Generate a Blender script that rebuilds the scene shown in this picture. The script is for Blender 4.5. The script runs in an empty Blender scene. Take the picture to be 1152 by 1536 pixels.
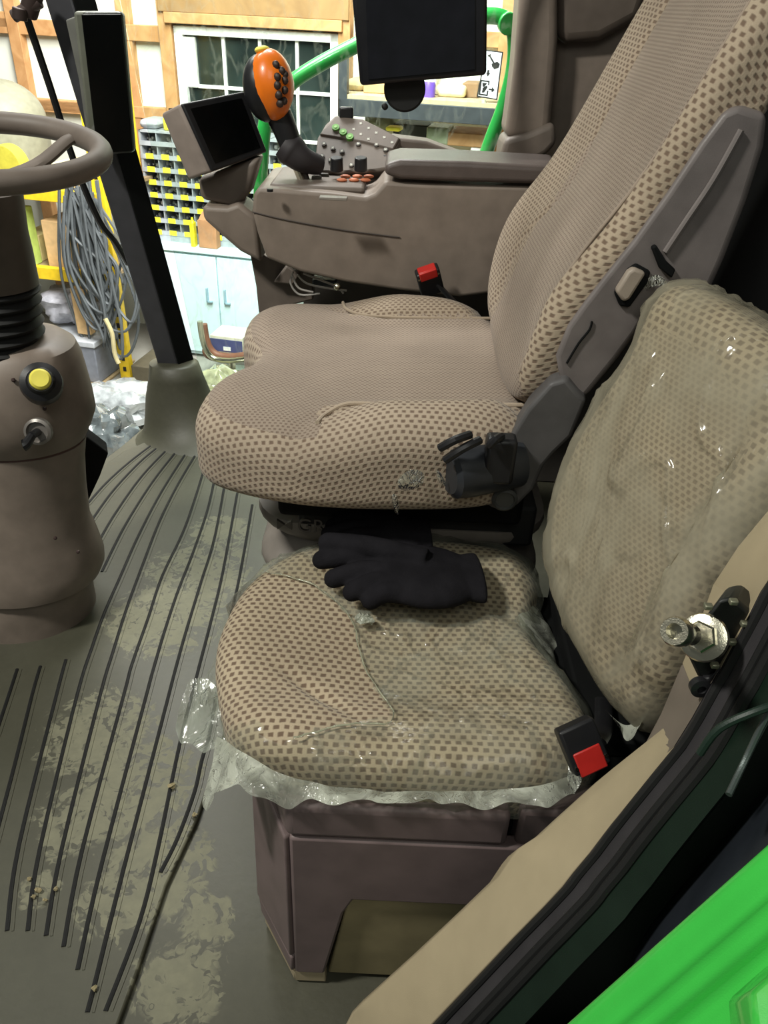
import bpy, bmesh, math, random
from mathutils import Vector, Matrix, noise
random.seed(7)
V = Vector
SC = bpy.context.scene
COL = SC.collection
# ------------------------------------------------------------------ camera
H = 1.2; PITCH = math.radians(33); ROLL = math.radians(2.6); F = 1180.0
_s, _c = math.sin(PITCH), math.cos(PITCH)
FW = V((0, _c, -_s)); R0 = V((1, 0, 0)); U0 = V((0, _s, _c))
RT = R0 * math.cos(ROLL) + U0 * math.sin(ROLL)
UP = U0 * math.cos(ROLL) - R0 * math.sin(ROLL)
EYE = V((0, 0, H))
cam_d = bpy.data.cameras.new('camera'); cam = bpy.data.objects.new('camera', cam_d); COL.objects.link(cam)
cam_d.sensor_fit = 'VERTICAL'; cam_d.sensor_height = 36; cam_d.lens = F / 1536 * 36; cam_d.clip_start = .02
m = Matrix((RT, UP, -FW)).transposed().to_4x4(); m.translation = EYE
cam.matrix_world = m
SC.camera = cam

def ray(px, py):
    return FW + RT * ((px - 576) / F) - UP * ((py - 768) / F)
def P(px, py, y=None, x=None, z=None, d=None):
    """world point seen at a photo position, on the plane y=.. / x=.. / z=.."""
    v = ray(px, py)
    if z is not None: t = (z - H) / v.z
    elif x is not None: t = x / v.x
    elif y is not None: t = y / v.y
    else: t = d
    return EYE + v * t
def PP(px, py, pt, n):
    v = ray(px, py); n = V(n)
    return EYE + v * ((V(pt) - EYE).dot(n) / v.dot(n))

# ------------------------------------------------------------------ objects
def rootloc(o):
    l = V((0, 0, 0))
    while o is not None:
        l += o.location; o = o.parent
    return l
def link(name, bm, mt, parent=None, origin=None, smooth=35, bevel=0, seg=2, sub=0, bang=30):
    bmesh.ops.recalc_face_normals(bm, faces=bm.faces)
    me = bpy.data.meshes.new(name); 
    vs = [v.co for v in bm.verts]
    lo = V((min(v.x for v in vs), min(v.y for v in vs), min(v.z for v in vs)))
    hi = V((max(v.x for v in vs), max(v.y for v in vs), max(v.z for v in vs)))
    org = V(origin) if origin is not None else V(((lo.x+hi.x)/2, (lo.y+hi.y)/2, (lo.z+hi.z)/2 if parent else lo.z))
    bmesh.ops.translate(bm, verts=bm.verts, vec=-org)
    bm.to_mesh(me); bm.free()
    for k in (mt if isinstance(mt, (list, tuple)) else [mt]): me.materials.append(k)
    if smooth:
        me.shade_smooth()
        me.set_sharp_from_angle(angle=math.radians(smooth))
    o = bpy.data.objects.new(name, me); COL.objects.link(o)
    if parent is not None:
        o.parent = parent; o.location = org - rootloc(parent)
    else: o.location = org
    if bevel:
        b = o.modifiers.new('bevel', 'BEVEL'); b.width = bevel; b.segments = seg; b.limit_method = 'ANGLE'; b.angle_limit = math.radians(bang)
        b.harden_normals = False
    if sub:
        s = o.modifiers.new('sub', 'SUBSURF'); s.levels = sub; s.render_levels = sub
    return o
def thing(name, label, cat, loc, group=None):
    o = bpy.data.objects.new(name, None); COL.objects.link(o); o.empty_display_size = .05
    o.location = V(loc); o['label'] = label; o['category'] = cat
    if group: o['group'] = group
    return o
def tag(o, label, cat, group=None, kind=None):
    o['label'] = label; o['category'] = cat
    if group: o['group'] = group
    if kind: o['kind'] = kind
    return o
def struct(name, bm, mt, **k):
    o = link(name, bm, mt, **k); o['kind'] = 'structure'; return o

def frame(o, ax, ay, az=None):
    ax = V(ax).normalized(); ay = V(ay).normalized()
    az = V(az).normalized() if az is not None else ax.cross(ay).normalized()
    m = Matrix((ax, ay, az)).transposed().to_4x4(); m.translation = V(o); return m
ID = Matrix.Identity(4)
# ------------------------------------------------------------------ mesh makers
def nb(): return bmesh.new()
def box(bm, lo, hi, M=ID, mi=0):
    vs = [bm.verts.new(M @ V((x, y, z))) for x in (lo[0], hi[0]) for y in (lo[1], hi[1]) for z in (lo[2], hi[2])]
    for f in ((0,1,3,2),(4,6,7,5),(0,4,5,1),(2,3,7,6),(0,2,6,4),(1,5,7,3)):
        bm.faces.new([vs[i] for i in f]).material_index = mi
    return bm
def prism(bm, pts, vec, M=ID, mi=0):
    a = [bm.verts.new(M @ V(p)) for p in pts]
    b = [bm.verts.new(M @ (V(p) + V(vec))) for p in pts]
    n = len(pts)
    bm.faces.new(a).material_index = mi; bm.faces.new(b[::-1]).material_index = mi
    for i in range(n):
        bm.faces.new((a[i], b[i], b[(i+1) % n], a[(i+1) % n])).material_index = mi
    return bm
def loft(bm, rings, closed=True, cap=True, mi=0):
    rv = [[bm.verts.new(V(p)) for p in r] for r in rings]
    n = len(rings[0])
    for a, b in zip(rv, rv[1:]):
        for i in range(n if closed else n - 1):
            bm.faces.new((a[i], a[(i+1) % n], b[(i+1) % n], b[i])).material_index = mi
    if cap and closed:
        bm.faces.new(rv[0][::-1]).material_index = mi; bm.faces.new(rv[-1]).material_index = mi
    return rv
def basis(d):
    d = V(d).normalized(); t = V((0, 0, 1)) if abs(d.z) < .9 else V((1, 0, 0))
    a = d.cross(t).normalized(); return a, d.cross(a).normalized()
def circ(c, a, b, r, n=16, rb=None, ph=0):
    rb = r if rb is None else rb
    return [V(c) + a * r * math.cos(2*math.pi*i/n + ph) + b * rb * math.sin(2*math.pi*i/n + ph) for i in range(n)]
def cyl(bm, p0, p1, r0, r1=None, n=20, mi=0, cap=True):
    r1 = r0 if r1 is None else r1; p0 = V(p0); p1 = V(p1); a, b = basis(p1 - p0)
    loft(bm, [circ(p0, a, b, r0, n), circ(p1, a, b, r1, n)], True, cap, mi); return bm
def lathe(bm, o, ax, prof, n=28, mi=0, cap=True, sx=1.0):
    o = V(o); ax = V(ax).normalized(); a, b = basis(ax)
    loft(bm, [circ(o + ax * h, a, b, max(r, 1e-4) * sx, n, max(r, 1e-4)) for r, h in prof], True, cap, mi); return bm
def cat(pts, k=6, closed=False):
    pts = [V(p) for p in pts]; n = len(pts); out = []
    rng = range(n) if closed else range(n - 1)
    for i in rng:
        if closed: p0, p1, p2, p3 = pts[(i-1) % n], pts[i], pts[(i+1) % n], pts[(i+2) % n]
        else: p0, p1, p2, p3 = pts[max(i-1, 0)], pts[i], pts[i+1], pts[min(i+2, n-1)]
        for j in range(k):
            t = j / k
            out.append(.5 * ((2*p1) + (p2-p0)*t + (2*p0-5*p1+4*p2-p3)*t*t + (3*p1-p0-3*p2+p3)*t**3))
    if not closed: out.append(pts[-1])
    return out
def tube(bm, pts, r, n=10, k=6, closed=False, mi=0, flat=1.0):
    path = cat(pts, k, closed) if k > 1 else [V(p) for p in pts]
    N = len(path); rings = []; pa = None
    for i, p in enumerate(path):
        if closed: d = path[(i+1) % N] - path[i-1]
        else: d = path[min(i+1, N-1)] - path[max(i-1, 0)]
        d.normalize()
        if pa is None: a, b = basis(d)
        else:
            a = (pa - d * pa.dot(d)).normalized(); b = d.cross(a).normalized()
        pa = a
        rr = r if not callable(r) else r(i / max(N-1, 1))
        rings.append(circ(p, a, b, rr, n, rr * flat))
    if closed: rings.append(rings[0])
    loft(bm, rings, True, not closed, mi)
    if closed: bmesh.ops.remove_doubles(bm, verts=bm.verts, dist=1e-6)
    return bm
def ball(bm, c, r, M=None, n=20, mi=0):
    """ellipsoid; r is (rx,ry,rz); M orients it"""
    M3 = (M.to_3x3() if M is not None else Matrix.Identity(3)); c = V(c)
    rings = []
    for j in range(n // 2 + 1):
        t = math.pi * j / (n // 2); s = max(math.sin(t), 1e-4)
        rings.append([c + M3 @ V((r[0]*s*math.cos(2*math.pi*i/n), r[1]*s*math.sin(2*math.pi*i/n), -r[2]*math.cos(t))) for i in range(n)])
    loft(bm, rings, True, True, mi); return bm
def resample(pts, N):
    n = len(pts); L = [0]
    for i in range(n): L.append(L[-1] + (pts[(i+1) % n] - pts[i]).length)
    out = []; k = 0
    for j in range(N):
        t = L[-1] * j / N
        while L[k+1] < t: k += 1
        f = (t - L[k]) / max(L[k+1] - L[k], 1e-9)
        out.append(pts[k].lerp(pts[(k+1) % n], f))
    return out
def pillow_rings(outl, M, top, thick, s0=.86, r=.03, N=120, NT=26, bulge=0.0, botr=None):
    """rings of an upholstered cushion: local outline (u,v), top(u,v) height, thickness below"""
    pts = resample(cat([V((a, b, 0)) for a, b in outl], 8, True), N)
    c = sum(pts, V((0, 0, 0))) / N
    rings = []
    def add(s, h, edge=0.0):
        rings.append([c + (p - c) * s + V((0, 0, (top((c + (p-c)*s).x, (c + (p-c)*s).y) if h is None else h(p)))) for p in pts])
    for k in range(NT + 1):
        s = max(s0 * k / NT, .004); add(s, None)
    te = [top((c + (p-c)*s0).x, (c + (p-c)*s0).y) for p in pts]
    for k in range(1, 8):
        a = k / 7 * math.pi / 2; s = s0 + (1 - s0) * math.sin(a); dz = r * (1 - math.cos(a))
        rings.append([c + (p - c) * s + V((0, 0, te[i] - dz)) for i, p in enumerate(pts)])
    br = r * .6 if botr is None else botr
    for k in range(1, 8):
        f = k / 7
        rings.append([c + (p - c) * (1 + bulge * math.sin(f * math.pi)) + V((0, 0, (te[i] - r) * (1 - f) + (-thick + br) * f)) for i, p in enumerate(pts)])
    for k in range(1, 6):
        a = k / 5 * math.pi / 2; s = 1 - (1 - s0) * .6 * (1 - math.cos(a)); 
        rings.append([c + (p - c) * s + V((0, 0, -thick + br * (1 - math.sin(a)))) for p in pts])
    return [[M @ q for q in rr] for rr in rings], c
def pillow_mesh(rings, M, c, zone=None, bm=None):
    bm = bm or nb(); uvl = bm.loops.layers.uv.new('UVMap')
    Mi = M.inverted(); N = len(rings[0]); rv = []; dist = [0.0] * N; uv = []
    cc = sum(rings[0], V((0, 0, 0))) / N; prev = [cc] * N
    for rr in rings:
        row = []; u = []
        for i, q in enumerate(rr):
            dist[i] += (q - prev[i]).length
            l = Mi @ q - c; d = V((l.x, l.y)); d = d.normalized() if d.length > 1e-7 else V((1, 0))
            u.append((c.x + d.x * dist[i], c.y + d.y * dist[i])); row.append(bm.verts.new(q))
        prev = rr; rv.append(row); uv.append(u)
    for k in range(len(rv) - 1):
        for i in range(N):
            j = (i + 1) % N
            f = bm.faces.new((rv[k][i], rv[k][j], rv[k+1][j], rv[k+1][i])); 
            for lp, w in zip(f.loops, (uv[k][i], uv[k][j], uv[k+1][j], uv[k+1][i])): lp[uvl].uv = w
            if zone: 
                l = Mi @ f.calc_center_median(); f.material_index = zone(l.x, l.y, l.z, k)
    bm.faces.new(rv[0][::-1]).material_index = zone(c.x, c.y, 0, 0) if zone else 0
    bm.faces.new(rv[-1])
    return bm
# ------------------------------------------------------------------ materials
def lin(c):
    return tuple(((v/255)/12.92 if v/255 <= .04045 else ((v/255+.055)/1.055)**2.4) for v in c) + (1,)
class NT:
    def __init__(s, m): s.n = m.node_tree.nodes; s.l = m.node_tree.links
    def new(s, t, **k):
        o = s.n.new(t)
        for a, b in k.items():
            if a.startswith('i_'): o.inputs[int(a[2:])].default_value = b
            else: setattr(o, a, b)
        return o
    def ln(s, a, b): s.l.new(a, b)
    def math(s, op, a, b=None, c=None):
        o = s.n.new('ShaderNodeMath'); o.operation = op
        for i, q in enumerate((a, b, c)):
            if q is None: continue
            if isinstance(q, (int, float)): o.inputs[i].default_value = q
            else: s.l.new(q, o.inputs[i])
        return o.outputs[0]
    def ramp(s, f, stops):
        o = s.n.new('ShaderNodeValToRGB'); e = o.color_ramp.elements
        while len(e) < len(stops): e.new(.5)
        for q, (p, cc) in zip(e, stops): q.position = p; q.color = cc if len(cc) == 4 else lin(cc)
        s.l.new(f, o.inputs[0]); return o.outputs[0]
    def mix(s, f, a, b):
        o = s.n.new('ShaderNodeMix'); o.data_type = 'RGBA'
        for i, q in ((0, f), (6, a), (7, b)):
            if isinstance(q, (tuple, int, float)): o.inputs[i].default_value = q
            else: s.l.new(q, o.inputs[i])
        return o.outputs[2]
_M = {}
def base(name):
    m = bpy.data.materials.new(name); m.use_nodes = True
    return m, NT(m), m.node_tree.nodes['Principled BSDF']
def plain(name, col, rough=.55, metal=0, var=.12, scale=25, bump=.15, bs=900, spec=.4, coat=0, trans=0):
    if name in _M: return _M[name]
    m, t, p = base(name)
    tc = t.new('ShaderNodeTexCoord')
    nz = t.new('ShaderNodeTexNoise'); nz.inputs['Scale'].default_value = scale; nz.inputs['Detail'].default_value = 5
    t.ln(tc.outputs['Object'], nz.inputs['Vector'])
    c = lin(col); dk = tuple(v * (1 - var) for v in c[:3]) + (1,); lt = tuple(min(1, v * (1 + var)) for v in c[:3]) + (1,)
    cr = t.ramp(nz.outputs['Fac'], [(.3, dk), (.7, lt)])
    t.ln(cr, p.inputs['Base Color'])
    p.inputs['Metallic'].default_value = metal; p.inputs['Specular IOR Level'].default_value = spec
    rr = t.math('MULTIPLY_ADD', nz.outputs['Fac'], .15, rough - .075); t.ln(rr, p.inputs['Roughness'])
    if coat: p.inputs['Coat Weight'].default_value = coat; p.inputs['Coat Roughness'].default_value = .08
    if bump:
        n2 = t.new('ShaderNodeTexNoise'); n2.inputs['Scale'].default_value = bs; n2.inputs['Detail'].default_value = 2
        t.ln(tc.outputs['Object'], n2.inputs['Vector'])
        b = t.new('ShaderNodeBump'); b.inputs['Strength'].default_value = bump; b.inputs['Distance'].default_value = .001
        t.ln(n2.outputs['Fac'], b.inputs['Height']); t.ln(b.outputs[0], p.inputs['Normal'])
    _M[name] = m; return m
def fabric(name, light, dark, pu, pv, du=.27, dv=.3, grime=.2, edge=.16):
    m, t, p = base(name)
    uv = t.new('ShaderNodeUVMap'); uv.uv_map = 'UVMap'
    sp = t.new('ShaderNodeSeparateXYZ'); t.ln(uv.outputs[0], sp.inputs[0])
    wn = t.new('ShaderNodeTexNoise'); wn.inputs['Scale'].default_value = 60; t.ln(uv.outputs[0], wn.inputs['Vector'])
    jit = t.math('MULTIPLY_ADD', wn.outputs['Fac'], .5, -.25)
    v = t.math('MULTIPLY_ADD', sp.outputs[1], 1 / pv, 500); v = t.math('ADD', v, jit)
    row = t.math('FLOOR', v); odd = t.math('MULTIPLY', t.math('MODULO', row, 2), .5)
    u = t.math('ADD', t.math('MULTIPLY_ADD', sp.outputs[0], 1 / pu, 500), odd)
    u = t.math('ADD', u, t.math('MULTIPLY', jit, .6))
    fu = t.math('ABSOLUTE', t.math('SUBTRACT', t.math('FRACT', u), .5)); fv = t.math('ABSOLUTE', t.math('SUBTRACT', t.math('FRACT', v), .5))
    def sm(x, e):
        o = t.new('ShaderNodeMapRange'); o.interpolation_type = 'SMOOTHSTEP'; t.ln(x, o.inputs[0])
        o.inputs[1].default_value = e + edge/2; o.inputs[2].default_value = e - edge/2; return o.outputs[0]
    mask = t.math('MULTIPLY', sm(fu, du), sm(fv, dv))
    tc = t.new('ShaderNodeTexCoord')
    g = t.new('ShaderNodeTexNoise'); g.inputs['Scale'].default_value = 9; g.inputs['Detail'].default_value = 6; t.ln(tc.outputs['Object'], g.inputs['Vector'])
    L = lin(light); D = lin(dark)
    lc = t.ramp(g.outputs['Fac'], [(.3, tuple(a * (1 - grime) for a in L[:3]) + (1,)), (.7, L)])
    # fine weave threads
    w = t.new('ShaderNodeTexNoise'); w.inputs['Scale'].default_value = 900; t.ln(tc.outputs['Object'], w.inputs['Vector'])
    lc2 = t.mix(t.math('MULTIPLY', w.outputs['Fac'], .35), lc, D)
    col = t.mix(t.math('MULTIPLY', mask, .92), lc2, D); t.ln(col, p.inputs['Base Color'])
    p.inputs['Roughness'].default_value = .9; p.inputs['Specular IOR Level'].default_value = .15
    try: p.inputs['Sheen Weight'].default_value = .12
    except Exception: pass
    b = t.new('ShaderNodeBump'); b.inputs['Strength'].default_value = .5; b.inputs['Distance'].default_value = .0015
    t.ln(t.math('SUBTRACT', t.math('MULTIPLY', w.outputs['Fac'], .3), mask), b.inputs['Height']); t.ln(b.outputs[0], p.inputs['Normal'])
    return m
def film(name, tint=(.975, .985, .96), haze=.16, bump=.8, sc=14, gloss=.25, milky=(200, 205, 190), stretch=(1, 1, .45)):
    m, t, p = base(name); t.n.remove(p); out = t.n['Material Output']
    tr = t.new('ShaderNodeBsdfTransparent'); tr.inputs[0].default_value = tint + (1,)
    gl = t.new('ShaderNodeBsdfGlossy'); gl.inputs['Roughness'].default_value = .12; gl.inputs[0].default_value = (1, 1, 1, 1)
    df = t.new('ShaderNodeBsdfDiffuse'); df.inputs[0].default_value = lin(milky)
    tl = t.new('ShaderNodeBsdfTranslucent'); tl.inputs[0].default_value = lin(milky)
    tc = t.new('ShaderNodeTexCoord')
    n1 = t.new('ShaderNodeTexNoise'); n1.inputs['Scale'].default_value = sc; n1.inputs['Detail'].default_value = 4; n1.inputs['Distortion'].default_value = 1.2
    t.ln(tc.outputs['Object'], n1.inputs['Vector'])
    vo = t.new('ShaderNodeTexVoronoi'); vo.feature = 'DISTANCE_TO_EDGE'; vo.inputs['Scale'].default_value = sc * .9
    st_ = t.new('ShaderNodeMapping'); st_.inputs['Scale'].default_value = stretch; st_.inputs['Rotation'].default_value = (.2, .35, .1); t.ln(tc.outputs['Object'], st_.inputs[0]); t.ln(st_.outputs[0], n1.inputs['Vector'])
    mp = t.new('ShaderNodeMixRGB'); mp.blend_type = 'ADD'; mp.inputs[0].default_value = .12
    t.ln(st_.outputs[0], mp.inputs[1]); t.ln(n1.outputs['Color'], mp.inputs[2]); t.ln(mp.outputs[0], vo.inputs['Vector'])
    cre = t.math('SUBTRACT', 1, t.math('MINIMUM', t.math('MULTIPLY', vo.outputs[0], 14), 1))
    hgt = t.math('ADD', n1.outputs['Fac'], t.math('MULTIPLY', cre, .25))
    b = t.new('ShaderNodeBump'); b.inputs['Strength'].default_value = bump; b.inputs['Distance'].default_value = .02; t.ln(hgt, b.inputs['Height'])
    t.ln(b.outputs[0], gl.inputs['Normal'])
    dm = t.new('ShaderNodeMixShader'); dm.inputs[0].default_value = .45; t.ln(df.outputs[0], dm.inputs[1]); t.ln(tl.outputs[0], dm.inputs[2])
    hr = t.new('ShaderNodeMapRange'); t.ln(n1.outputs['Fac'], hr.inputs[0]); hr.inputs[1].default_value = .38; hr.inputs[2].default_value = .62; hr.inputs[3].default_value = haze * .45; hr.inputs[4].default_value = min(haze * 1.5, .95)
    hz = t.math('ADD', hr.outputs[0], t.math('MULTIPLY', cre, .09))
    m1 = t.new('ShaderNodeMixShader'); t.ln(hz, m1.inputs[0]); t.ln(tr.outputs[0], m1.inputs[1]); t.ln(dm.outputs[0], m1.inputs[2])
    fr = t.new('ShaderNodeFresnel'); fr.inputs[0].default_value = 1.45; t.ln(b.outputs[0], fr.inputs['Normal'])
    m2 = t.new('ShaderNodeMixShader'); t.ln(t.math('MULTIPLY', fr.outputs[0], gloss * 4), m2.inputs[0]); t.ln(m1.outputs[0], m2.inputs[1]); t.ln(gl.outputs[0], m2.inputs[2])
    t.ln(m2.outputs[0], out.inputs[0]); return m
def wood(name, a, b, sc=6):
    m, t, p = base(name); tc = t.new('ShaderNodeTexCoord')
    mp = t.new('ShaderNodeMapping'); mp.inputs['Scale'].default_value = (1, 1, 1); t.ln(tc.outputs['Object'], mp.inputs[0])
    n = t.new('ShaderNodeTexNoise'); n.inputs['Scale'].default_value = sc; n.inputs['Detail'].default_value = 8; n.inputs['Distortion'].default_value = 1.5
    t.ln(mp.outputs[0], n.inputs['Vector'])
    t.ln(t.ramp(n.outputs['Fac'], [(.3, a), (.7, b)]), p.inputs['Base Color']); p.inputs['Roughness'].default_value = .7; return m
def emit(name, col, st=1):
    m, t, p = base(name); p.inputs['Base Color'].default_value = lin(col); p.inputs['Emission Color'].default_value = lin(col); p.inputs['Emission Strength'].default_value = st; return m

taupe = plain('taupe_plastic', (124, 112, 102), .5)
taupe_dark = plain('taupe_plastic_dark', (104, 94, 86), .55)
purple_tp = plain('base_plastic', (112, 97, 96), .5)
beige = plain('beige_trim', (168, 154, 126), .55, var=.04)
greyp = plain('grey_plastic', (112, 105, 103), .45)
blackp = plain('black_plastic', (28, 28, 30), .4)
blackr = plain('black_rubber', (20, 20, 20), .7)
matte_black = plain('matte_black', (16, 17, 17), .85, spec=.15)
pillar_m = plain('pillar_paint', (62, 62, 66), .5)
steelk = plain('dark_steel', (62, 66, 70), .5, .3)
chrome = plain('chrome_steel', (205, 200, 180), .22, 1, var=.05)
green_tube = plain('green_paint_tube', (34, 146, 62), .35, coat=.5, spec=.5)
green_body = plain('green_body_paint', (60, 188, 70), .25, coat=.8, var=.04)
dkgreen = plain('dark_green_paint', (14, 30, 20), .5)
redp = plain('red_button', (188, 42, 36), .4)
orangep = plain('orange_plastic', (238, 120, 25), .32, coat=.3)
orange_btn = plain('orange_button', (190, 110, 75), .6)
yellowp = plain('yellow_paint', (232, 196, 40), .5)
label_y = plain('yellow_label', (238, 226, 60), .6)
yellow_cap = plain('yellow_cap', (228, 216, 90), .5)
green_btn = plain('green_button', (105, 160, 80), .6)
white_ink = plain('white_ink', (215, 215, 205), .6)
black_ink = plain('black_ink', (15, 15, 15), .6)
whitep = plain('white_vinyl', (235, 235, 230), .45)
greysteel = plain('grey_steel', (165, 168, 172), .5)
card = plain('cardboard', (196, 160, 112), .8)
fleece = plain('black_fleece', (30, 29, 32), .95, bump=.6, bs=350, spec=.05, var=.25)
floor_rub = plain('rubber_floor', (92, 89, 78), .62, var=.1, scale=8)
def inpoly(x, y, poly):
    r = False; n = len(poly)
    for i in range(n):
        x1, y1 = poly[i][0], poly[i][1]; x2, y2 = poly[(i+1) % n][0], poly[(i+1) % n][1]
        if (y1 > y) != (y2 > y) and x < (x2-x1)*(y-y1)/(y2-y1)+x1: r = not r
    return r
def text_bm(s, size, M, depth=.0006, bm=None, align='CENTER'):
    cu = bpy.data.curves.new('t', 'FONT'); cu.body = s; cu.size = size; cu.extrude = depth; cu.align_x = align; cu.align_y = 'CENTER'
    o = bpy.data.objects.new('t', cu); COL.objects.link(o); bpy.context.view_layer.update()
    me = bpy.data.meshes.new_from_object(o.evaluated_get(bpy.context.evaluated_depsgraph_get()))
    bpy.data.objects.remove(o); bm = bm or nb(); me.transform(M); bm.from_mesh(me); return bm
def gs(x, w): return math.exp(-(x / w) ** 2)
def ss(x, a, b):
    t = min(max((x - a) / (b - a), 0), 1); return t*t*(3-2*t)

# ================================================================== cab floor and mat
fl = [P(-60, 850, z=0), P(60, 745, z=0), P(148, 692, z=0), P(180, 668, z=0), P(213, 640, z=0), V((-.78, 2.42, 0)), V((.95, 2.42, 0)), V((.95, .42, 0)), V((.2, .3, 0)), V((-1.0, .3, 0)), V((-1.35, .9, 0)), V((-1.3, 1.6, 0))]
bm = prism(nb(), [p + V((0, 0, -.006)) for p in fl], (0, 0, -.05)); struct('floor', bm, floor_rub, bevel=.004)

def mat_material():
    m, t, p = base('ribbed_mat_rubber')
    tc = t.new('ShaderNodeTexCoord'); gm = t.new('ShaderNodeNewGeometry')
    big = t.new('ShaderNodeTexNoise'); big.inputs['Scale'].default_value = 4.5; big.inputs['Detail'].default_value = 7; big.inputs['Roughness'].default_value = .7; t.ln(gm.outputs['Position'], big.inputs['Vector'])
    # muddy boot prints: chunky cells, clustered along the walked strip
    sp = t.new('ShaderNodeSeparateXYZ'); t.ln(gm.outputs['Position'], sp.inputs[0])
    def spot(cx, cy, r):
        dx = t.math('SUBTRACT', sp.outputs[0], cx); dy = t.math('SUBTRACT', sp.outputs[1], cy)
        d = t.math('SQRT', t.math('ADD', t.math('MULTIPLY', dx, dx), t.math('MULTIPLY', dy, dy)))
        o = t.new('ShaderNodeMapRange'); o.interpolation_type = 'SMOOTHSTEP'; t.ln(d, o.inputs[0]); o.inputs[1].default_value = r * 1.25; o.inputs[2].default_value = r * .3; return o.outputs[0]
    acc = None
    for px, py, r in ((300, 860, .2), (250, 930, .2), (330, 800, .12), (150, 1100, .17), (210, 1180, .17), (120, 1230, .12), (240, 1300, .13), (180, 1360, .1), (270, 1470, .1), (310, 1380, .07), (60, 1340, .05)):
        q = P(px, py, z=0); s_ = spot(q.x, q.y, r); acc = s_ if acc is None else t.math('MAXIMUM', acc, s_)
    vo = t.new('ShaderNodeTexVoronoi'); vo.inputs['Scale'].default_value = 48; vo.feature = 'F1'
    ds = t.new('ShaderNodeTexNoise'); ds.inputs['Scale'].default_value = 14; ds.inputs['Detail'].default_value = 3; t.ln(gm.outputs['Position'], ds.inputs['Vector'])
    mx = t.new('ShaderNodeMixRGB'); mx.blend_type = 'ADD'; mx.inputs[0].default_value = .14; t.ln(gm.outputs['Position'], mx.inputs[1]); t.ln(ds.outputs['Color'], mx.inputs[2]); t.ln(mx.outputs[0], vo.inputs['Vector'])
    ce = t.new('ShaderNodeSeparateXYZ'); t.ln(vo.outputs['Color'], ce.inputs[0])
    v2 = t.new('ShaderNodeTexVoronoi'); v2.inputs['Scale'].default_value = 110; t.ln(mx.outputs[0], v2.inputs['Vector'])
    ce2 = t.new('ShaderNodeSeparateXYZ'); t.ln(v2.outputs['Color'], ce2.inputs[0])
    cell = t.math('ADD', t.math('ADD', t.math('MULTIPLY', ce.outputs[0], .42), t.math('MULTIPLY', ce2.outputs[0], .22)), t.math('MULTIPLY', big.outputs['Fac'], .65))
    f = t.math('MULTIPLY', acc, cell)
    mr = t.new('ShaderNodeMapRange'); mr.inputs[1].default_value = .46; mr.inputs[2].default_value = .58; mr.inputs[4].default_value = .72; t.ln(f, mr.inputs[0])
    dust = t.math('MULTIPLY', big.outputs['Fac'], .22)
    fin = t.math('MAXIMUM', mr.outputs[0], dust)
    sc_ = t.new('ShaderNodeTexNoise'); sc_.inputs['Scale'].default_value = 70; sc_.inputs['Detail'].default_value = 4; t.ln(gm.outputs['Position'], sc_.inputs['Vector'])
    fin = t.math('MULTIPLY', fin, t.math('MULTIPLY_ADD', sc_.outputs['Fac'], .8, .55))
    t.ln(t.mix(fin, lin((62, 61, 50)), lin((130, 128, 106))), p.inputs['Base Color'])
    t.ln(t.math('MULTIPLY_ADD', fin, .35, .45), p.inputs['Roughness'])
    b = t.new('ShaderNodeBump'); b.inputs['Strength'].default_value = .25; b.inputs['Distance'].default_value = .002; t.ln(sc_.outputs['Fac'], b.inputs['Height']); t.ln(b.outputs[0], p.inputs['Normal'])
    return m
mat_m = mat_material()
bpy.data.objects['floor'].data.materials[0] = mat_m
mo = [P(-60, 870, z=0), P(60, 765, z=0), P(150, 705, z=0), P(186, 680, z=0), P(222, 664, z=0), P(300, 662, z=0), P(370, 690, z=0), P(420, 800, z=0), P(330, 1130, z=0), P(297, 1230, z=0), P(250, 1330, z=0), P(205, 1465, z=0), P(170, 1560, z=0), P(-80, 1600, z=0)]
mt_ = thing('floor_mat', 'grey brown ribbed rubber floor mat with dried mud beside the seats', 'floor mat', P(150, 1100, z=0))
bm = prism(nb(), [p + V((0, 0, -.005)) for p in mo], (0, 0, .012)); link('mat_sheet', bm, mat_m, mt_, bevel=.003)
c6 = lambda x, y: (x/2.88, y/2.88 + 560)
c7 = lambda x, y: (x/2.743, y/2.743 + 1040)
ribs = [
 [c6(665,305), c6(560,385), c6(460,475), c6(375,570)], [c6(690,315), c6(600,390), c6(480,520), c6(375,670)],
 [c6(728,325), c6(610,450), c6(490,620), c6(405,770)], [c6(770,330), c6(660,470), c6(540,660), c6(440,860)],
 [c6(815,330), c6(700,510), c6(600,700), c6(520,880), c6(450,1040), c6(400,1180), c7(320,0), c7(165,640), c7(115,980)],
 [c6(860,330), c6(770,480), c6(690,640), c6(620,820), c6(550,1010), c6(490,1200), c7(415,0), c7(255,640), c7(190,1000)],
 [c6(910,320), c6(850,520), c6(790,690), c6(700,880), c6(640,1060), c6(570,1260), c7(512,0), c7(340,640), c7(262,1045)],
 [c6(952,325), c6(905,560), c6(840,760), c6(770,940), c6(710,1120), c6(660,1290), c7(605,0), c7(420,700), c7(320,1140)],
 [c6(985,400), c6(930,700), c6(870,900), c6(800,1130), c6(745,1330), c7(697,0), c7(500,760), c7(395,1180), c7(360,1315)],
 [c6(1025,520), c6(965,850), c6(915,1060), c6(850,1310), c7(740,210), c7(650,640), c7(575,940), c7(435,1310)],
 [c6(1090,570), c6(1035,880), c6(975,1150), c7(870,130), c7(830,280), c7(800,410), c7(730,600), c7(660,740)],
 [c6(285,1240), c7(235,0), c7(80,620), c7(30,980)], [c6(175,1268), c7(135,0), c7(60,300), c7(-30,640)], [c6(75,1280), c7(40,0), c7(-20,180)],
 [c6(-20,1290), c7(-60,0), c7(-90,180)],
]
bm = nb()
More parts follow.
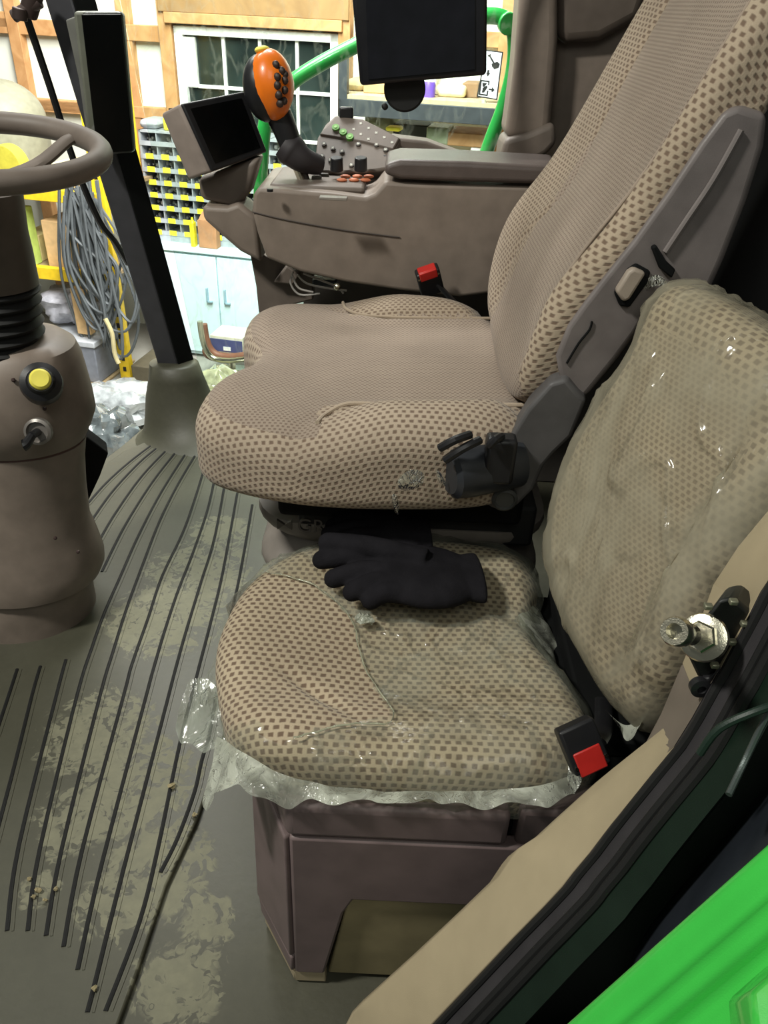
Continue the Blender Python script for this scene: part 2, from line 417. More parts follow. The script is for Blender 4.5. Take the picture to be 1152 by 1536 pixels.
for r_ in ribs: tube(bm, [P(x, y, z=.0055) for x, y in r_], .0042, 8, 5)
link('rib_pattern', bm, blackr, mt_)
bm = nb()
for r_ in ribs: tube(bm, [P(x, y, z=.0055) + V((.0085, 0, 0)) for x, y in r_], .0030, 6, 5)
link('rib_edge', bm, mat_m, mt_)
# crumbs of dirt
for i, (px, py, r) in enumerate(((57, 1335, .006), (50, 1345, .004), (68, 1350, .004), (84, 1333, .004), (258, 1178, .007), (292, 1222, .005), (142, 1482, .005), (44, 1318, .004))):
    q = P(px, py, z=.012); bm = nb(); ball(bm, q, (r, r*.8, r*.6), n=8)
    for v in bm.verts: v.co += V((random.uniform(-1, 1), random.uniform(-1, 1), random.uniform(-1, 1))) * r * .25
    o = link('dirt_crumb', bm, plain('dirt', (150, 138, 105), .9), smooth=0)
    tag(o, 'small pale dirt crumb lying on the ribbed rubber mat', 'dirt', 'dirt crumbs on the mat')

# ================================================================== boot + pillar + rods
bt = thing('pillar_boot', 'flared dark rubber boot around the foot of the black pillar', 'rubber boot', P(265, 660, z=0))
c0 = P(268, 668, z=0)
rings = []
for z, rx, ry, dx, dy in ((-.004, .25, .17, .10, .06), (.008, .22, .15, .085, .07), (.03, .165, .115, .04, .08), (.07, .12, .10, .0, .09), (.12, .105, .085, -.01, .10), (.19, .085, .07, -.012, .10), (.235, .075, .062, -.014, .10), (.24, .06, .05, -.014, .10)):
    rings.append(circ(c0 + V((dx, dy, z)), V((1, 0, 0)), V((0, 1, 0)), rx, 40, ry))
for r_ in rings:
    for q in r_:
        if q.y > 2.41: q.y = 2.41
bm = nb(); loft(bm, rings); link('boot_skirt', bm, mat_m, bt, smooth=60)
PL = thing('door_pillar', 'long slanting dark grey metal pillar rising from the rubber boot', 'pillar', P(266, 600, y=2.3))
b0, b1 = P(250, 590, y=2.28), P(58, -30, y=2.1)
e = V((.062, .0, .0)); f_ = V((.035, .045, 0))
bm = nb(); loft(bm, [[b0, b0+e, b0+e+f_, b0+V((0, .05, 0))], [b1, b1+e*1.0, b1+e*1.0+f_, b1+V((0, .05, 0))]]); link('pillar_bar', bm, pillar_m, PL, bevel=.004)
bm = nb(); g0 = b0+e+V((.0015, -.001, 0)); g1 = b1+e+V((.0015, -.001, 0)); loft(bm, [[g0, g0+f_*.95+V((.002,0,0)), g0+f_*.95+V((.006,-.002,0)), g0+V((.004,-.003,0))], [g1, g1+f_*.95+V((.002,0,0)), g1+f_*.95+V((.006,-.002,0)), g1+V((.004,-.003,0))]]); link('pillar_seal', bm, matte_black, PL)
rd = thing('wiper_rod', 'thin black rod running beside the slanting dark pillar', 'rod', P(165, 350, y=2.2))
bm = nb(); tube(bm, [P(38, 20, y=2.06), P(75, 130, y=2.1), P(112, 245, y=2.15), P(148, 330, y=2.2), P(172, 362, y=2.24), P(192, 395, y=2.29)], .009, 8, 4); link('rod_shaft', bm, blackp, rd)
bm = nb(); cyl(bm, P(20, 25, y=2.04), P(60, 2, y=2.04), .013); cyl(bm, P(52, -12, y=2.04), P(42, 22, y=2.05), .02); cyl(bm, P(30, 30, y=2.03), P(30, 12, y=2.03), .016); link('pivot_bracket', bm, plain('rod_bracket', (70, 58, 55), .5, .4), rd, bevel=.002)

# ================================================================== steering column + wheel
SCn = V((-.80, 1.38, 0))
sc = thing('steering_column', 'taupe plastic steering column housing standing on the ribbed mat', 'steering column', SCn)
def colring(px, py, rx, ry, n=40):
    q = P(px, py, y=1.36); return circ(V((q.x - rx, 1.38, q.z)), V((1, 0, 0)), V((0, 1, 0)), rx, n, ry)
def zring(px, py, rx, ry, z=None, y=1.36, n=40):
    q = P(px, py, y=y); return circ(V((q.x - rx, 1.38, q.z if z is None else z)), V((1, 0, 0)), V((0, 1, 0)), rx, n, ry)
q0 = P(128, 940, z=0)
bm = nb(); loft(bm, [circ(V((q0.x-.16, 1.38, .0)), V((1,0,0)), V((0,1,0)), .16, 40, .135), zring(133, 905, .157, .132), zring(131, 893, .153, .13), zring(135, 870, .15, .124)]); link('column_foot', bm, taupe, sc, bevel=.002)
bm = nb(); loft(bm, [zring(144, 868, .163, .135), zring(149, 856, .166, .135), zring(148, 842, .163, .132), zring(137, 812, .15, .12), zring(127, 790, .14, .112), zring(121, 740, .132, .105), zring(119, 700, .13, .103), zring(121, 668, .13, .103)]); link('lower_shroud', bm, taupe, sc)
bm = nb(); loft(bm, [zring(120, 672, .13, .103), zring(119, 664, .126, .1), zring(119, 660, .126, .1)]); link('shroud_seam', bm, plain('seam_brown', (92, 68, 62), .5), sc)
bm = nb(); loft(bm, [zring(121, 664, .132, .106), zring(128, 648, .14, .118), zring(134, 628, .145, .128), zring(128, 600, .14, .13), zring(119, 570, .13, .125), zring(112, 545, .12, .115), zring(103, 526, .105, .1), zring(85, 515, .08, .085), zring(70, 512, .07, .07)]); link('upper_shroud', bm, taupe, sc)
bm = nb()
rg = []
q = P(64, 552, y=1.36); q2 = P(52, 425, y=1.36)
for i in range(57):
    f = i / 56; z = q.z + (q2.z - q.z) * f; xr = q.x + (q2.x - q.x) * f
    r = .085 - .022 * f + .0055 * math.sin(f * 8 * 2 * math.pi)
    rg.append(circ(V((xr - .085 + .022*f, 1.36, z)), V((1, 0, 0)), V((0, 1, 0)), r, 32))
loft(bm, rg); link('bellows', bm, blackr, sc)
bm = nb(); loft(bm, [circ(V((P(55, 430, y=1.36).x-.07, 1.36, P(55, 430, y=1.36).z)), V((1,0,0)), V((0,1,0)), .07, 32), circ(V((P(45, 380, y=1.34).x-.066, 1.34, P(45, 380, y=1.34).z)), V((1,0,0)), V((0,1,0)), .066, 32), circ(V((P(38, 350, y=1.32).x-.062, 1.32, P(38, 350, y=1.32).z)), V((1,0,0)), V((0,1,0)), .062, 32), circ(V((P(30, 290, y=1.3).x-.06, 1.3, P(30, 290, y=1.3).z)), V((1,0,0)), V((0,1,0)), .06, 32)]); link('column_neck', bm, plain('column_neck', (84, 76, 70), .5), sc)
# knob and key
ax = V((.35, -.75, .55)).normalized()
k = P(62, 575, y=1.255)
bm = nb(); lathe(bm, k - ax*.03, ax, [(.034, 0), (.036, .03), (.034, .045), (.024, .05), (.020, .062)]); kb = link('knob_socket', bm, blackp, sc)
k2 = P(71, 562, y=1.22)
bm = nb(); lathe(bm, k + ax*.018, ax, [(.016, 0), (.018, .012), (.0175, .022), (.014, .026)]); link('knob_cap', bm, yellow_cap, kb)
q = P(56, 648, y=1.245); ax2 = V((.1, -.95, .25)).normalized()
bm = nb(); lathe(bm, q - ax2*.012, ax2, [(.024, 0), (.024, .012), (.019, .015), (.017, .008), (.012, .008)]); ig = link('ignition_barrel', bm, plain('barrel_grey', (120, 115, 110), .35, .3), sc)
bm = nb(); cyl(bm, q, q + ax2*.03, .007); e1 = P(36, 668, y=1.2); tube(bm, [q + ax2*.028, e1.lerp(q, .5) + V((0, -.02, 0)), e1], lambda t: .007 + .004*t, 10, 4); link('key_lever', bm, blackp, ig)
for px, py in ((20, 570), (67, 613), (83, 807), (117, 828)):
    q = P(px, py, y=1.30); q = P(px, py, y=1.27 if py < 700 else 1.275); bm = nb(); ball(bm, q, (.004, .004, .004), n=8)
    link('screw_plug', bm, plain('screw_plug', (60, 45, 42), .6), sc)
# wheel
wc = V((-.638, 1.30, .985)); wn = V((.06, -.10, 1)).normalized(); wa, wb = V((1, 0, -.06)).normalized(), V((0, 1, .10)).normalized()
sw = thing('steering_wheel', 'taupe steering wheel with thick rim at the left edge', 'steering wheel', wc - V((0, 0, .05)))
bm = nb(); tube(bm, [wc + wa*.172*math.cos(a) + wb*.160*math.sin(a) for a in [2*math.pi*i/24 for i in range(24)]], .0175, 14, 3, closed=True); link('rim', bm, taupe_dark, sw)
hub = wc - wn * .055 + V((-.03, -.01, 0))
for a in (52, 175, 290):
    d = wa * math.cos(math.radians(a)) + wb * math.sin(math.radians(a))
    bm = nb(); tube(bm, [wc + d*.165, wc + d*.14 - wn*.006, wc + d*.08 - wn*.035, hub + d*.03], lambda t: .013 + .004*t, 12, 4, flat=.6); link('spoke', bm, taupe_dark, sw)
bm = nb(); lathe(bm, hub - wn*.03, wn, [(.05, 0), (.06, .015), (.058, .035), (.04, .042)]); link('hub', bm, blackp, sw)
# brake pedal plate beside column
bp = thing('pedal', 'black pedal plate sticking out behind the steering column', 'pedal', P(140, 760, y=1.55))
bm = prism(nb(), [P(118, 652, y=1.5), P(130, 655, y=1.5), P(163, 680, y=1.5), P(150, 715, y=1.5), P(128, 762, y=1.5), P(110, 765, y=1.5)], (-.02, .05, .0)); link('pedal_plate', bm, matte_black, bp, bevel=.004)
q = P(118, 765, y=1.52); bm = nb(); tube(bm, [q + V((0, 0, .05)), q, V((q.x - .03, 1.56, .1)), V((q.x - .05, 1.58, .0))], .012, 10, 4); link('pedal_arm', bm, matte_black, bp)

# ================================================================== driver seat
fab_c = fabric('coarse_fabric', (184, 168, 148), (106, 88, 75), .0118, .0084, du=.25, dv=.28, edge=.24)
fab_k = fabric('back_bolster_fabric', (182, 166, 144), (104, 86, 72), .0132, .0085, du=.25, dv=.28, edge=.24)
fab_f = fabric('fine_fabric', (162, 147, 132), (114, 98, 86), .0078, .0052, du=.24, dv=.26)
fab_m = fabric('mid_fabric', (170, 154, 134), (108, 91, 77), .0115, .0072)
fab_b = fabric('passenger_fabric', (190, 174, 148), (98, 80, 66), .0128, .0094, du=.27, dv=.30, edge=.2)
fab_bf = fabric('passenger_fabric_fine', (182, 167, 143), (122, 106, 90), .0092, .0066, edge=.26)
ds = thing('driver_seat', 'large dotted beige fabric driver seat with tall leaning backrest and grey shell', 'seat', (0, 1.27, 0))
oc = [(-.235, .985), (-.12, .955), (.02, .955), (.15, .975), (.225, 1.03), (.24, 1.15), (.24, 1.3), (.225, 1.44), (.14, 1.535), (.0, 1.575), (-.12, 1.575), (-.225, 1.54), (-.275, 1.46), (-.272, 1.37), (-.238, 1.285), (-.255, 1.19), (-.285, 1.11), (-.283, 1.03)]
def dtop(x, y):
    h = .705 - .012 * gs(x + .05, .2) 
    far = ss(y, 1.40, 1.50); near = ss(y, 1.10, 1.02)
    back = ss(x, -.12, .02)
    h += .030 * near * back + .028 * far * back
    h -= .010 * gs(y - 1.28, .09) * ss(x, -.05, -.26)
    h += .008 * ss(x, -.1, -.24) * (gs(y - 1.12, .09) + gs(y - 1.44, .08))
    # seams
    for yy in (1.065, 1.445):
        h -= .008 * gs(y - yy - .05 * ss(x, .0, -.14) * (1 if yy < 1.2 else -1) * -1, .007) * ss(x, -.15, -.08)
    return h
rg, cc = pillow_rings(oc, ID, dtop, -.57, s0=.80, r=.055, N=150, NT=46, botr=.03)
# thickness given as absolute z: bottom at .57
zone = lambda x, y, z, k: (1 if (k > 48 or (y < 1.06 and x > -.1)) else (2 if (y > 1.45 and x > -.08) else 0))
bm = pillow_mesh(rg, ID, cc, zone); link('seat_cushion', bm, [fab_f, fab_c, fab_m], ds, smooth=80)
bm = nb(); tube(bm, [V((x, y, dtop(x, y) + .001)) for x, y in ((-.10, 1.0), (-.09, 1.035), (-.06, 1.058), (.0, 1.065), (.1, 1.065), (.2, 1.065))], .0035, 8, 5); link('seam_piping', bm, fab_c, ds)
bm = nb(); tube(bm, [V((x, y, dtop(x, y) + .001)) for x, y in ((-.10, 1.53), (-.09, 1.49), (-.06, 1.458), (.0, 1.447), (.1, 1.445), (.2, 1.445))], .003, 8, 5); link('seam_piping', bm, fab_m, ds)
# backrest
vb = V((.393, 0, .92)).normalized(); ub = V((0, 1, 0)); nbk = ub.cross(vb)       # faces -x / up
if nbk.x > 0: nbk = -nbk
vb_ = vb
Mb = frame((.262, 1.03, .95), ub, vb, nbk)
def btop(u, v):
    h = -.004
    h += .012 * ss(u, .34, .44) + .006 * ss(u, .06, -.02)
    h += .022 * gs(v + .085, .09)
    h -= .006 * gs(u - .355 + .05*gs(v, .1), .008)
    return h
ob = [(-.012, -.17), (.02, -.235), (.12, -.26), (.28, -.26), (.40, -.245), (.465, -.19), (.485, -.1), (.485, .02), (.475, .16), (.46, .32), (.43, .47), (.36, .54), (.18, .56), (.04, .54), (-.005, .44), (-.012, .30), (-.015, .12), (-.018, -.05)]
rg, cb = pillow_rings(ob, Mb, btop, .085, s0=.88, r=.026, N=180, NT=46)
zone = lambda u, v, z, k: (1 if u < .010 else (2 if u > .34 - .05*gs(v+.1, .1) else 0))
bm = pillow_mesh(rg, Mb, cb, zone); link('backrest', bm, [fab_f, fab_k, fab_m], ds, smooth=80)
def lb(u, v, n=0): return Mb @ V((u, v, n))
bm = nb(); tube(bm, [lb(u, v, btop(u, v) - .002) for u, v in ((.014, -.2), (.012, -.05), (.012, .1), (.012, .3), (.014, .48))], .0025, 8, 5); link('seam_piping', bm, fab_f, ds)
bm = nb(); tube(bm, [lb(.010, .015, .0), lb(-.010, .012, -.012), lb(-.017, .005, -.035), lb(-.017, .0, -.07)], .0022, 8, 4); link('seam_piping', bm, fab_c, ds)
# side shell
yS = 1.0
shp = [(832, 535), (850, 490), (875, 455), (910, 410), (950, 360), (1000, 290), (1050, 215), (1085, 168), (1108, 158), (1150, 172), (1145, 220), (1120, 300), (1085, 390), (1060, 445), (1020, 445), (985, 450), (955, 500), (925, 540), (880, 595), (862, 600), (838, 570)]
bm = prism(nb(), [P(x, y, y=yS) for x, y in shp], (.03, .085, 0)); sh = link('side_shell', bm, greyp, ds, bevel=.012, seg=4)
bm = nb(); tube(bm, [P(1112, 195, y=yS-.003), P(1070, 270, y=yS-.004), P(1030, 330, y=yS-.004), P(998, 378, y=yS-.003)], .004, 8, 5); link('shell_ridge', bm, greyp, sh)
bm = prism(nb(), [P(x, y, y=yS-.008) for x, y in ((978, 372), (985, 368), (1000, 392), (1014, 405), (1008, 418), (990, 403))], (0, .01, 0)); link('shell_slot', bm, matte_black, sh, bevel=.002)
bm = prism(nb(), [P(x, y, y=yS-.006) for x, y in ((922, 440), (942, 405), (955, 396), (977, 408), (972, 425), (945, 462), (930, 460))], (0, .012, 0)); link('lever_recess', bm, matte_black, sh, bevel=.003)
bm = prism(nb(), [P(x, y, y=yS-.014) for x, y in ((924, 438), (943, 408), (952, 402), (970, 410), (945, 450), (935, 454))], (0, .014, 0)); link('recline_lever', bm, plain('lever_beige', (150, 138, 125), .5), sh, bevel=.004, seg=3)
bm = nb(); tube(bm, [P(888, 482, y=yS-.002), P(884, 495, y=yS-.002), P(868, 515, y=yS-.002), P(850, 545, y=yS-.002)], .0015, 6, 4); link('shell_groove', bm, matte_black, sh)
# recliner bracket
bm = prism(nb(), [P(x, y, y=.985) for x, y in ((762, 660), (790, 615), (825, 575), (850, 568), (868, 590), (880, 600), (858, 655), (832, 680), (815, 700), (800, 735), (775, 760), (740, 765), (725, 755), (718, 740), (735, 735), (770, 715), (785, 690), (770, 680))], (.01, .05, 0)); br = link('recliner_bracket', bm, plain('bracket_grey', (82, 80, 80), .5), ds, bevel=.006, seg=3)
bm = nb(); q = P(757, 750, y=.975); lathe(bm, q + V((0, .02, 0)), (0, -1, 0), [(.019, 0), (.019, .02), (.015, .024), (.013, .020)]); link('pivot_cap', bm, plain('bracket_grey2', (66, 66, 64), .5), br)
# armrest hinge / black cylinder
bm = nb(); a0, a1 = P(672, 712, y=.955), P(772, 690, y=1.0); lathe(bm, a0, a1 - a0, [(.028, 0), (.036, .006), (.039, .03), (.040, (a1-a0).length), (.03, (a1-a0).length + .005)])
bl = link('adjuster_motor', bm, plain('motor_black', (44, 46, 50), .35), ds)
for s_ in ((660, 672, 705, 652), (668, 690, 720, 660), (735, 668, 752, 655)):
    bm = nb(); tube(bm, [P(s_[0], s_[1], y=.93), P((s_[0]+s_[2])/2, (s_[1]+s_[3])/2 - 2, y=.925), P(s_[2], s_[3], y=.94)], .006, 8, 3); link('hose_clip', bm, blackp, bl)
bm = nb(); box(bm, P(740, 700, y=.94) - V((.012, 0, .03)), P(740, 700, y=.94) + V((.03, .03, .04))); link('motor_clamp', bm, blackp, bl, bevel=.006)
# seat base: suspension, bellows
bm = nb(); box(bm, (-.17, 1.05, .50), (.22, 1.5, .585)); link('seat_pan', bm, matte_black, ds, bevel=.01)
bm = nb(); box(bm, (-.14, 1.08, .44), (.25, 1.48, .52)); link('suspension_frame', bm, plain('susp', (40, 40, 40), .6), ds, bevel=.008)
bm = nb(); rgs = []
for i in range(49):
    f = i / 48; z = .02 + f * .45; l = abs(math.sin(f * math.pi * 4.5 + .3)); o_ = -.02 + .035 * l
    cx, cy, hx, hy = .03, 1.28, .235 + o_, .19 + o_; rr = .09; ring = []
    for (sx, sy, a0_) in ((1, 1, 0), (-1, 1, 90), (-1, -1, 180), (1, -1, 270)):
        for j in range(7):
            a = math.radians(a0_ + j * 15); ring.append(V((cx + sx*(hx-rr) + rr*math.cos(a), cy + sy*(hy-rr) + rr*math.sin(a), z)))
    rgs.append(ring)
loft(bm, rgs); bw = link('bellows', bm, plain('bellows_grey', (124, 117, 110), .5), ds, smooth=60)
q = P(478, 787, y=1.058); q.y = 1.053
bm = text_bm('GRAMMER', .034, frame(q + V((.045, 0, 0)), (1, 0, 0), (0, 0.15, 1)), .003); link('embossed_lettering', bm, plain('emboss', (70, 66, 62), .5), bw, smooth=0)
bm = nb(); qq = q + V((-.055, -.001, 0)); 
for s_ in (-1, 1): prism(bm, [qq + V((s_*.012, 0, .009)), qq + V((s_*.012, 0, -.009)), qq + V((0, 0, 0))], (0, .006, 0))
link('embossed_emblem', bm, plain('emboss', (70, 66, 62), .5), bw, smooth=0)
for px in (505, 530):
    q = P(px, 752, y=1.03); bm = nb(); box(bm, q - V((.008, .0, .004)), q + V((.004, .004, .002))); 
# torn film scraps
tornf = film('torn_film', haze=.35, sc=30)
sc_ = thing('torn_plastic_scrap', 'torn clear plastic scrap hanging under the driver seat cushion edge', 'plastic scrap', P(620, 745, y=.95))
for k_, pl in enumerate(([(592, 722), (615, 700), (640, 708), (635, 730), (610, 738), (600, 735)], [(652, 700), (665, 712), (672, 735), (655, 722)], [(585, 740), (598, 738), (600, 780), (590, 765)])):
    bm = nb(); vs = [bm.verts.new(P(x, y, y=.945 + random.uniform(-.012, .012))) for x, y in pl]; cv = bm.verts.new(sum((v.co for v in vs), V((0,0,0)))/len(vs) + V((0, -.01, 0)))
    for i in range(len(vs)): bm.faces.new((vs[i], vs[(i+1) % len(vs)], cv))
    link('film_shred', bm, tornf, sc_, smooth=0, sub=2)

# ================================================================== passenger (buddy) seat
pb = thing('storage_pedestal', 'purple taupe plastic pedestal box with beige cubby under the passenger seat', 'pedestal', (.1, .8, 0))
yb = .585
def B(px, py, y=yb): return P(px, py, y=y)
zt = .405
# plan corners: front-left chamfer
A = B(430, 1250); xA = A.x
L = P(383, 1330, y=.66); xL = L.x
bm = prism(nb(), [(xA+.01, yb+.03, .015), (.42, yb+.03, .015), (.42, 1.0, .015), (xL+.01, 1.0, .015), (xL+.01, .67, .015)], (0, 0, zt - .02)); link('core', bm, matte_black, pb)
zseam = B(520, 1255).z; ztop = zt
bm = prism(nb(), [(xA+.001, yb-.004, zseam), (.166, yb-.004, zseam), (.166, .98, zseam), (xL+.02, .98, zseam), (xL+.012, .68, zseam)], (0, 0, ztop - zseam)); link('lid_panel', bm, purple_tp, pb, bevel=.008, seg=3)
bm = nb(); box(bm, (.178, yb+.004, zseam-.03), (.44, yb+.05, ztop)); link('rear_panel', bm, purple_tp, pb, bevel=.006)
# main front panel with cubby cutout
cL, cT = B(487, 1478).x, B(530, 1348).z; x2 = B(530, 1350).x
pan = [V((xA+.003, yb-.003, .03)), V((xA+.003, yb-.003, zseam-.004)), V((.43, yb-.003, zseam-.004)), V((.43, yb-.003, cT)), V((x2, yb-.003, cT)), V((x2-.012, yb-.003, cT-.03)), V((cL, yb-.003, .03))]
bm = prism(nb(), pan, (0, .02, 0)); link('front_panel', bm, purple_tp, pb, bevel=.004)
bm = prism(nb(), [V((xA+.002, yb+.001, .0)), V((cL+.002, yb+.001, .0)), V((cL, yb+.001, .028)), V((xA, yb+.001, .028))], (0, .02, 0)); prism(bm, [V((xA+.002, yb+.001, .0)), V((xA, yb+.001, .028)), V((xL+.006, .67, .04)), V((xL+.008, .67, .0))], (.01, .02, 0)); link('foot_trim', bm, beige, pb, bevel=.002)
bm = nb(); box(bm, (cL-.01, yb+.008, .0), (.303, yb+.03, .0)) if False else None
bm.free() if False else None
bm = nb(); prism(bm, [V((cL+.004, yb+.012, .004)), V((.43, yb+.012, .002)), V((.43, yb+.006, cT+.01)), V((x2-.004, yb+.006, cT+.01))], (0, .02, 0)); link('cubby_insert', bm, plain('cubby_beige', (150, 138, 104), .6), pb, bevel=.003)
bm = prism(nb(), [V((xA-.003, yb-.002, .07)), V((xA-.003, yb-.002, zseam-.008)), V((xL+.006, .665, zseam+.045)), V((xL, .665, .085))], (.02, .02, 0)); link('corner_panel', bm, purple_tp, pb, bevel=.003)
bm = prism(nb(), [V((xA-.002, yb-.002, .03)), V((xA-.002, yb-.002, .066)), V((xL+.002, .665, .08)), V((xL+.004, .665, .04))], (.02, .02, 0)); link('corner_foot', bm, purple_tp, pb, bevel=.003)

ps = thing('passenger_seat', 'small dotted beige passenger seat half covered in clear plastic', 'seat', (.1, .82, zt))
op = [(-.20, .71), (-.225, .80), (-.225, .88), (-.205, .96), (-.16, 1.02), (-.08, 1.06), (.03, 1.08), (.14, 1.075), (.225, 1.05), (.25, .99), (.235, .93), (.225, .87), (.25, .80), (.275, .72), (.272, .65), (.225, .612), (.12, .598), (0, .598), (-.1, .61), (-.165, .645)]
def ptop(x, y):
    h = .455 - .018 * gs(x - .03, .13) * gs(y - .80, .13)
    h += .012 * ss(y, .74, .66) + .010 * ss(y, .95, 1.03)
    h -= .01 * gs(x - .2, .06) * gs(y - .9, .06)
    h -= .009 * gs((x+.07)*.8+(y-.715)*1.0, .012) * gs((x+.075), .05)
    return h
rg, cp = pillow_rings(op, ID, ptop, -.365, s0=.84, r=.038, N=150, NT=46, botr=.02)
rgp = rg
bm = pillow_mesh(rg, ID, cp, lambda x, y, z, k: 0); link('seat_cushion', bm, [fab_b], ps, smooth=80)
# backrest
wv = V((.40, -.917, 0)).normalized(); vv = V((.28, .12, .95)).normalized(); vv = (vv - wv * vv.dot(wv)).normalized()
po = V((.26, .83, .6)); Mp = frame(po, wv, vv)
nv = wv.cross(vv)
sil = [(978, 422), (938, 520), (880, 612), (838, 695), (814, 780), (818, 870), (855, 975), (897, 1052), (940, 1090), (978, 1052), (1022, 980), (1072, 890), (1130, 790), (1180, 680), (1185, 590), (1150, 515), (1100, 470), (1040, 432)]
Mpi = Mp.inverted(); osl = []
for x, y in sil:
    l = Mpi @ PP(x, y, po, nv); osl.append((l.x, l.y))
print('buddy outline', [(round(a, 2), round(b, 2)) for a, b in osl])
cu_ = sum(a for a, b in osl)/len(osl); cv_ = sum(b for a, b in osl)/len(osl)
def qtop(u, v): return -.012 + .03 * gs(u - cu_, .18) * gs(v - cv_, .25) - .005*gs(u - cu_ - .08, .007)
rg, cq = pillow_rings(osl, Mp, qtop, .10, s0=.80, r=.045, N=150, NT=46)
rgq = rg
bm = pillow_mesh(rg, Mp, cq, lambda u, v, z, k: (1 if u < cu_ + .08 and k < 44 and v > cv_ - .16 else 0)); link('backrest', bm, [fab_b, fab_bf], ps, smooth=80)
bm = nb(); cyl(bm, (.32, .98, .43), (.42, .95, .70), .014); cyl(bm, (.36, .70, .43), (.46, .74, .66), .014); box(bm, (.27, .68, .40), (.38, 1.0, .43)); link('back_bracket', bm, matte_black, ps, bevel=.004)
bm = nb(); box(bm, (-.15, .68, .36), (.22, 1.0, .40)); 
bm.free()

def film_from(rings, k0, k1, off, amp, hole=None, up=V((0, 0, 1)), fr=18):
    """clear sheet lying just over the cushion rings k0..k1"""
    bm = nb(); N = len(rings[0]); rv = []
    c = sum((sum(r, V((0, 0, 0))) / N for r in rings[::8]), V((0, 0, 0))) / len(rings[::8])
    for k in range(k0, k1 + 1):
        row = []
        for i in range(N):
            q = rings[k][i]; a = rings[k][(i+1) % N] - rings[k][i-1]; b = rings[min(k+1, len(rings)-1)][i] - rings[max(k-1, 0)][i]
            n = a.cross(b)
            n = n.normalized() if n.length > 1e-9 else V((0, 0, 1))
            if (n.dot(up) if k < 50 else n.dot(q - c)) < 0: n = -n
            qq_ = V((q.x*1.3, q.y*1.3, q.z*.55)); w = noise.noise(q * fr) + .5 * abs(noise.noise(q * fr * 2.2 + V((3, 1, 7)))) + .9 * (1 - min(1, abs(noise.noise(qq_ * fr * 1.1 + V((7, 7, 2)))) * 7))
            row.append(bm.verts.new(q + n * (off + amp * (w + .6) )))
        rv.append(row)
    for k in range(len(rv)-1):
        for i in range(N):
            j = (i+1) % N; vs = (rv[k][i], rv[k][j], rv[k+1][j], rv[k+1][i]); m_ = sum((v.co for v in vs), V((0,0,0)))/4
            if hole and hole(m_): continue
            bm.faces.new(vs)
    bmesh.ops.delete(bm, geom=[v for v in bm.verts if not v.link_faces], context='VERTS')
    return bm
clear = film('clear_plastic_film', haze=.20, sc=8, gloss=.12, bump=.45)
clear2 = film('back_plastic_film', haze=.46, sc=7, gloss=.13, bump=.6, milky=(196, 190, 168))
milk0 = film('film_edge', haze=.5, sc=26, gloss=.3, bump=.3, milky=(214, 216, 190))
holep = [P(x, y, z=.455) for x, y in ((300, 905), (400, 862), (470, 880), (525, 922), (545, 990), (590, 1085), (520, 1098), (440, 1120), (400, 1112), (360, 1085), (310, 1090))]
def hole(q):
    w = noise.noise(q * 40) * .006
    return inpoly(q.x + w, q.y + w, holep)
fc = thing('cushion_cover', 'torn clear plastic sheet draped over the passenger seat cushion', 'plastic cover', (.05, .62, .4))
bm = film_from(rgp, 0, 60, .0035, .005, hole); link('sheet', bm, clear, fc, smooth=80)
_e = [V((p.x, p.y, ptop(p.x, p.y) + .006)) for p in holep[1:8]]
bm = nb(); tube(bm, _e, .0011, 6, 6)
for v in bm.verts: v.co += V((noise.noise(v.co*90), noise.noise(v.co*90+V((4,4,4))), 0))*.003
link('torn_edge', bm, milk0, fc, smooth=80)
# crumpled skirt round the near edge
def strip(top, bot, nseg, amp, fr=35, flare=0):
    bm = nb(); a = resample_open(cat(top, 8), nseg); b = resample_open(cat(bot, 8), nseg); K = 9; rows = []
    for k in range(K):
        f = k / (K-1); row = []
        for i in range(nseg):
            q = a[i].lerp(b[i], f); w = V((noise.noise(q*fr), noise.noise(q*fr + V((5, 2, 1))), noise.noise(q*fr + V((1, 8, 3)))))
            row.append(bm.verts.new(q + w * amp * (.3 + f)))
        rows.append(row)
    for x, y in zip(rows, rows[1:]):
        for i in range(nseg-1): bm.faces.new((x[i], x[i+1], y[i+1], y[i]))
    return bm
def resample_open(pts, N):
    L = [0]
    for p, q in zip(pts, pts[1:]): L.append(L[-1] + (q-p).length)
    out = []; k = 0
    for j in range(N):
        t = L[-1] * j / (N-1)
        while k < len(L)-2 and L[k+1] < t: k += 1
        out.append(pts[k].lerp(pts[k+1], (t - L[k]) / max(L[k+1]-L[k], 1e-9)))
    return out
milk = film('crumpled_film', haze=.72, sc=26, gloss=.28, bump=.8, milky=(226, 230, 214))
bm = strip([P(325, 1105, y=.66), P(370, 1130, y=.62), P(430, 1165, y=.592), P(520, 1183, y=.588), P(620, 1188, y=.588), P(720, 1186, y=.588), P(800, 1180, y=.59), P(850, 1165, y=.605)],
           [P(305, 1212, y=.60), P(345, 1180, y=.58), P(420, 1205, y=.572), P(520, 1203, y=.570), P(620, 1207, y=.570), P(720, 1204, y=.570), P(810, 1206, y=.572), P(868, 1196, y=.585)], 110, .008)
link('hanging_skirt', bm, milk, fc, smooth=80, sub=1)
milk1 = film('flap_film', haze=.34, sc=18, gloss=.35, bump=.8, milky=(205, 212, 196))
bm = strip([P(280, 1020, y=.76), P(310, 1018, y=.76), P(340, 1050, y=.73), P(375, 1100, y=.68), P(400, 1118, y=.65)],
           [P(258, 1095, y=.70), P(275, 1120, y=.69), P(320, 1128, y=.67), P(345, 1140, y=.65), P(380, 1150, y=.62)], 40, .010)
link('loose_flap', bm, milk1, fc, smooth=80, sub=1)
